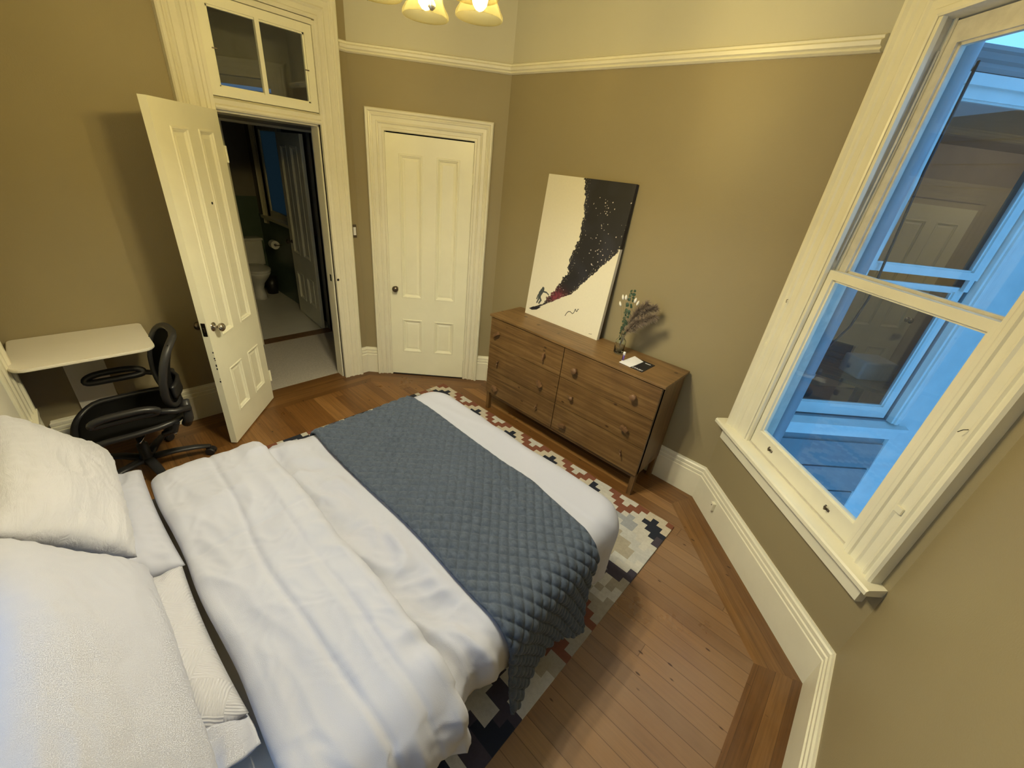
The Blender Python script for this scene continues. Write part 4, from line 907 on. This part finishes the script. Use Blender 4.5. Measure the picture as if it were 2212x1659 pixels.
# ------------------------------------------------------------------ hall and bathroom beyond the open door
def slabw(name, x0, x1, y0, y1, z0, z1, mat, lab=None):
    b = bmesh.new(); box(b, x0, x1, y0, y1, z0, z1); return structure(from_bm(name, b, mat), lab)
b = bmesh.new(); box(b, -2.47, -1.40, -3.2, 1.1, -.03, .004); structure(from_bm('floor_hall', b, MT['carpet']))
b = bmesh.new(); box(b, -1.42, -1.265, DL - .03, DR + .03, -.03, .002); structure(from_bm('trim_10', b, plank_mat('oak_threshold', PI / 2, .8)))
b = bmesh.new(); box(b, -2.60, -2.465, -1.06, -.28, -.03, .008); structure(from_bm('trim_11', b, MT['knob_wood']))
b = bmesh.new(); box(b, -4.7, -2.6, -1.75, -.19, -.03, .004); structure(from_bm('floor_bathroom', b, MT['bath_tile']))
FH = Frame(-2.47, 0, 0, 1)
wall('wall_hall', FH, -3.2, 1.1, [(-1.06, -.28, 0, 2.13)], h=3.0, split=None, mats=[MT['hall']], n0=0, th=.13)
slabw('wall_hall_side', -1.41, -1.30, -.45, 1.1, 0, 3.0, MT['hall']); slabw('wall_hall_side.001', -1.41, -1.33, -3.2, -2.86, 0, 3.0, MT['hall']); slabw('wall_hall_end', -2.6, -1.41, 1.1, 1.2, 0, 3.0, MT['hall']); slabw('wall_hall_start', -2.6, -1.41, -3.3, -3.2, 0, 3.0, MT['hall'])
slabw('ceiling_hall', -4.8, -1.41, -3.3, 1.2, 3.0, 3.06, MT['hall'])
casing('trim_12', FH, -1.06, -.28, 0, 2.13, None, .9)
FBR = Frame(-4.65, -.20, 1, 0)
wall('wall_bathroom_right', FBR, -.1, 2.05, [(.35, 1.08, 1.08, 2.42)], h=3.0, split=1.08, mats=[MT['green'], MT['hall']], n0=0, th=.12)
b = bmesh.new(); box(b, -4.75, -4.65, -1.8, -.1, 0, 1.30, 0, None, 0); box(b, -4.75, -4.65, -1.8, -.1, 1.30, 3.0, 0, None, 1); structure(from_bm('wall_bathroom_back', b, [MT['green'], MT['hall']]))
slabw('wall_bathroom_left', -4.65, -2.6, -1.85, -1.75, 0, 3.0, MT['hall'])
b = bmesh.new(); box(b, 0, .35, -.012, 0, 1.04, 1.08, .003, FBR.M); box(b, 1.08, 2.0, -.012, 0, 1.04, 1.08, .003, FBR.M); structure(from_bm('trim_13', b, MT['green']))
w5 = empty('window_5'); structure(w5)
casing('window_casing', FBR, .35, 1.08, .98, 2.42, None, .9, parent=w5, mat='trim')
s5 = sash('lower_sash', FBR, .353, 1.077, 1.09, 2.16, .03, .03, .045, .07, .035, w5); s5.children[0].data.materials[0] = MT['frosted']
s6 = sash('upper_sash', FBR, .353, 1.077, 2.12, 2.417, .065, .03, .045, .035, .05, w5, mid=.62); s6.children[0].data.materials[0] = MT['frosted']
b = bmesh.new(); extrude(b, FBR, [(.1, 1.05), (-.05, 1.05), (-.05, 1.085), (.1, 1.09)], .2, 1.23); from_bm('window_stool', b, MT['trim'], w5)
d3 = empty('door_3', (-2.60, -.315, .012), PI + math.radians(-4)); structure(d3)
dl = panel_door('door_leaf', .76, 2.10, .036, ((.11, .32), (.44, .65)), ((.22, .56), (.80, 1.98)), d3)
for z in (.2, .9, 1.85):
    b = bmesh.new(); tube(b, [(-.006, .030, z - .045), (-.006, .030, z + .045)], .007, 8); from_bm('hinge', b, MT['door'], d3)
knob(d3, Matrix.Translation((.70, .036, .92)) @ Matrix.Rotation(-PI / 2, 4, 'X'), ros=.022)
to = empty('toilet', (-4.60, -.53, 0.004)); tag(to, 'white toilet standing in the dark bathroom beyond the open door', 'toilet')
b = bmesh.new(); box(b, 0, .19, -.23, .23, .40, .74, .025); from_bm('tank', b, MT['porcelain'], to, True)
b = bmesh.new(); box(b, -.005, .20, -.24, .24, .74, .775, .012); from_bm('tank_lid', b, MT['porcelain'], to, True)
def bowl(prof, name, mat):
    b = bmesh.new(); rings = []
    for (cx, rx, ry, z) in prof:
        rings.append([b.verts.new((cx + rx * math.cos(2 * PI * k / 32) * (1.08 if math.cos(2 * PI * k / 32) > 0 else .92), ry * math.sin(2 * PI * k / 32), z)) for k in range(32)])
    for A, B in zip(rings, rings[1:]):
        for k in range(32): b.faces.new([A[k], A[(k + 1) % 32], B[(k + 1) % 32], B[k]])
    b.faces.new(rings[0][::-1]); b.faces.new(rings[-1]); return from_bm(name, b, mat, to, True)
bowl([(.33, .22, .115, 0), (.33, .21, .105, .05), (.34, .17, .085, .14), (.37, .18, .10, .22), (.40, .23, .155, .31), (.42, .255, .18, .37), (.42, .255, .182, .395)], 'bowl', MT['porcelain'])
bowl([(.42, .25, .178, .397), (.42, .262, .188, .404), (.42, .262, .188, .425), (.42, .24, .17, .435)], 'seat_lid', MT['porcelain'])
tpz = empty('toilet_paper_holder', (-4.02, -.205, .76)); tag(tpz, 'white toilet paper roll on its holder under the bathroom window sill', 'toilet paper')
b = bmesh.new(); q = Matrix.Translation((0, -.075, 0)) @ Matrix.Rotation(PI / 2, 4, 'Y'); lathe(b, [(.020, -.05), (.055, -.05), (.055, .05), (.020, .05), (.020, -.05)], 28, q, cap=False); from_bm('paper_roll', b, MT['paper'], tpz, False)
b = bmesh.new(); tube(b, [(-.07, 0, 0), (-.07, -.075, 0), (.07, -.075, 0), (.07, 0, 0)], .006, 8); from_bm('holder', b, MT['brass_dark'], tpz)
bi = empty('waste_bin', (-4.32, -.30, .004)); tag(bi, 'small black bin on the bathroom floor beside the toilet', 'bin')
b = bmesh.new(); lathe(b, [(.001, 0), (.072, 0), (.085, .24), (.082, .24), (.070, .01), (.001, .01)], 24, cap=False); from_bm('bin_body', b, MT['black_plastic'], bi, True)
# ------------------------------------------------------------------ light well outside window_1
def wb(bm, t0, t1, w0, w1_, z0, z1, bev=0): box(bm, t0, t1, w0, w1_, z0, z1, bev, FW.M)
T0 = -.20; OW0, OW1, OZ0, OZ1 = .62, 1.40, .66, 2.64
b = bmesh.new()
for (a, c, d, e) in ((.147, OW0, -1.2, 2.72), (OW1, 1.74, -1.2, 2.72), (OW0, OW1, -1.2, OZ0), (OW0, OW1, OZ1, 2.72)): wb(b, T0 - .13, T0 - .02, a, c, d, e)
structure(from_bm('wall_outside', b, MT['siding']))
b = bmesh.new(); z = OZ0 - .20
while z > -1.1:     # shiplap boards below the sill
    for (zz0, zz1) in ((z - .235, z - .012),):
        vs = [FW.P(T0 + n_, w_, z_) for (n_, z_) in ((-.02, zz0), (.004, zz0), (-.004, zz1), (-.02, zz1)) for w_ in (.147, 1.55)]
        v = [b.verts.new(p) for p in vs]
        for f in ((0, 1, 3, 2), (2, 3, 5, 4), (4, 5, 7, 6), (0, 2, 4, 6), (1, 3, 5, 7)): b.faces.new([v[k] for k in f])
    z -= .245
bmesh.ops.recalc_face_normals(b, faces=b.faces); structure(from_bm('trim_14', b, MT['siding']))
b = bmesh.new(); wb(b, T0 - .02, T0 + .012, .147, .50, OZ0 - .2, 2.69, .003); wb(b, T0 - .02, T0 + .010, 1.49, 1.74, -1.1, 2.69, .003); structure(from_bm('trim_15', b, MT['ext']))
FWN = Frame(*(FW.P(T0, 0, 0)[:2]), FW.n.x, FW.n.y)      # faces +t: u = w, n points to -t
w4 = empty('window_4'); structure(w4)
b = bmesh.new()
for a, n0_, n1_ in ((0, -.032, .0), (.03, -.022, .0)):
    pass
box(b, OW1, OW1 + .075, -.026, .02, OZ0, OZ1 + .05, .004, FWN.M); box(b, OW1 + .015, OW1 + .045, -.042, -.02, OZ0, OZ1 + .04, .008, FWN.M); box(b, OW0 - .09, OW0, -.026, .02, OZ0, OZ1 + .05, .004, FWN.M); box(b, OW0 - .09, OW1 + .075, -.028, .02, OZ1, OZ1 + .05, .004, FWN.M)
from_bm('window_casing', b, MT['ext'], w4)
b = bmesh.new(); extrude(b, FWN, [(.02, OZ0 - .06), (-.05, OZ0 - .06), (-.055, OZ0 - .03), (.10, OZ0 + .01), (.10, OZ0 - .06)], OW0 - .12, OW1 + .14); extrude(b, FWN, [(.02, OZ0 - .14), (-.022, OZ0 - .14), (-.03, OZ0 - .06), (.02, OZ0 - .06)], OW0 - .10, OW1 + .11); from_bm('window_sill', b, MT['ext'], w4)
l4 = sash('lower_sash', FWN, OW0 + .005, OW1 - .01, OZ0 + .01, 1.66, .035, .03, .055, .09, .03, w4, 'ext'); u4 = sash('upper_sash', FWN, OW0 + .005, OW1 - .01, 1.715, OZ1, .0, .034, .055, .045, .05, w4, 'ext')
for uu in (OW0 + .012, OW1 - .055):
    b = bmesh.new(); box(b, uu, uu + .035, .004, .03, 1.64, 1.72, .004, FWN.M); from_bm('sash_horn', b, MT['ext'], w4)
b = bmesh.new(); extrude(b, FWN, [(.1, 2.695), (-.02, 2.695), (-.03, 2.712), (-.03, 2.728), (-.05, 2.738), (-.06, 2.76), (-.075, 2.768), (-.075, 2.785), (.1, 2.79)], .147, 1.86); structure(from_bm('trim_16', b, MT['siding']))
b = bmesh.new(); wb(b, T0 - .3, 2.6, 1.74, 1.86, -1.2, 2.72); structure(from_bm('wall_outside_back', b, MT['siding']))
b = bmesh.new(); z = 2.7
while z > -1.1:
    vs = [FW.P(t_, 1.74 - n_, z_) for (n_, z_) in ((0, z - .145), (.012, z - .145), (.003, z), (0, z)) for t_ in (T0 + .02, 2.6)]; v = [b.verts.new(p) for p in vs]
    for f in ((0, 1, 3, 2), (2, 3, 5, 4), (4, 5, 7, 6), (0, 2, 4, 6), (1, 3, 5, 7)): b.faces.new([v[k] for k in f])
    z -= .15
bmesh.ops.recalc_face_normals(b, faces=b.faces); structure(from_bm('trim_17', b, MT['siding']))
dp = bmesh.new(); dpc = [FW.P(T0 + .085, .50, z_) for z_ in (-1.1, 3.4)]; tube(dp, dpc, .053, 24); dpo = from_bm('downpipe', dp, MT['gutter'], None, True); tag(dpo, 'pale round downpipe running up the wall outside the bedroom window', 'pipe')
b = bmesh.new(); tube(b, [FW.P(T0 + .085, .50, 1.02), FW.P(T0 + .085, .50, 1.045)], .058, 24); cl_ = from_bm('pipe_joint', b, MT['gutter'], dpo, True)
b = bmesh.new(); tube(b, [FW.P(T0 + .03, .64, 2.75), FW.P(T0 + .035, .65, 2.25), FW.P(T0 + .03, .71, 1.68), FW.P(T0 + .03, .72, 1.55), FW.P(T0 + .035, .69, 1.36), FW.P(T0 + .035, .62, 1.22)], .007, 8)
tag(from_bm('black_cable', b, MT['black_plastic'], None, True), 'black cable hanging across the neighbouring window beside the downpipe', 'cable')
# neighbour's room behind window_4
b = bmesh.new(); wb(b, -2.45, -2.33, .2, 4.6, -.1, 2.70); structure(from_bm('wall_neighbour_back', b, MT['room2']))
b = bmesh.new(); wb(b, -2.33, -.34, 4.5, 4.6, -.1, 2.70); wb(b, -2.33, -.34, .15, .2, -.1, 2.70); structure(from_bm('wall_neighbour_side', b, MT['room2']))
b = bmesh.new(); wb(b, -.46, -.33, 1.862, 4.6, -.1, 2.70); structure(from_bm('wall_neighbour_front', b, MT['room2']))
b = bmesh.new(); wb(b, -2.45, -.33, .15, 4.6, -.15, -.05); structure(from_bm('floor_neighbour', b, MT['hall']))
b = bmesh.new(); wb(b, -2.45, -.23, .15, 4.6, 2.70, 2.76); structure(from_bm('ceiling_neighbour', b, MT['room2']))
d4 = empty('door_4'); d4.matrix_world = FW.M @ Matrix.Translation((-2.325, 2.62, -.045)) @ Matrix.Rotation(PI / 2, 4, 'Z') @ Matrix.Translation((0, -.036, 0)); structure(d4)
panel_door('door_leaf', .88, 2.2, .034, ((.12, .38), (.5, .76)), ((.22, .6), (.85, 2.05)), d4)
knob(d4, Matrix.Translation((.80, 0, .97)) @ Matrix.Rotation(PI / 2, 4, 'X'), 'nickel', 1.2)
tb = empty('table', FW.P(-.52, 1.48, -.05)); tag(tb, 'brown wooden table inside the neighbouring room behind the window', 'table')
b = bmesh.new(); box(b, -1.3, .13, 0, .6, .80, .83, .004); from_bm('table_top', b, MT['pine_x'], tb)
for x in (-1.27, -.07):
    for y in (.03, .53): b = bmesh.new(); box(b, x, x + .04, y, y + .04, 0, .80, .003); from_bm('leg', b, MT['pine_side'], tb)
t0 = tb.location
for k, lab in enumerate(('dark green folded towel at the bottom of the stack behind the neighbouring window', 'dark green folded towel in the middle of the stack behind the neighbouring window', 'dark green folded towel on top of the stack behind the neighbouring window')):
    b = bmesh.new(); box(b, -.15, .15, 0, .22, 0, .052, .02); o = from_bm('folded_towel', b, MT['towel'], None, True); o.location = t0 + Vector((-.40 + .01 * k, .34, .832 + .053 * k)); tag(o, lab, 'towel', 'folded towels on the neighbouring table')
b = bmesh.new(); box(b, -.15, .15, 0, .22, 0, .16, .02); o = from_bm('wrapped_package', b, MT['foam'], None, True); o.location = t0 + Vector((-.0, .20, .832)); o.rotation_euler = (0, 0, PI / 4); tag(o, 'white wrapped package standing on the table behind the neighbouring window', 'package')
st = empty('stool', t0 + Vector((-.50, -.02, 0))); tag(st, 'dark round stool beneath the table behind the neighbouring window', 'stool')
b = bmesh.new(); lathe(b, [(.001, .60), (.15, .60), (.165, .615), (.165, .64), (.15, .655), (.001, .66)], 28); from_bm('seat', b, MT['black_plastic'], st, True)
for k in range(4):
    a = PI / 4 + PI / 2 * k; b = bmesh.new(); tube(b, [(.11 * math.cos(a), .11 * math.sin(a), .60), (.17 * math.cos(a), .17 * math.sin(a), 0)], .012, 8); from_bm('leg', b, MT['black_plastic'], st)
nl = bpy.data.lights.new('neighbour_fill_light', 'POINT'); nl.energy = 7; nl.color = (1.0, .82, .62); nl.shadow_soft_size = .12  # unseen point light added to brighten the neighbouring room
nlo = bpy.data.objects.new('neighbour_fill_light', nl); COL.objects.link(nlo); nlo.location = FW.P(-1.3, 3.4, 2.6)
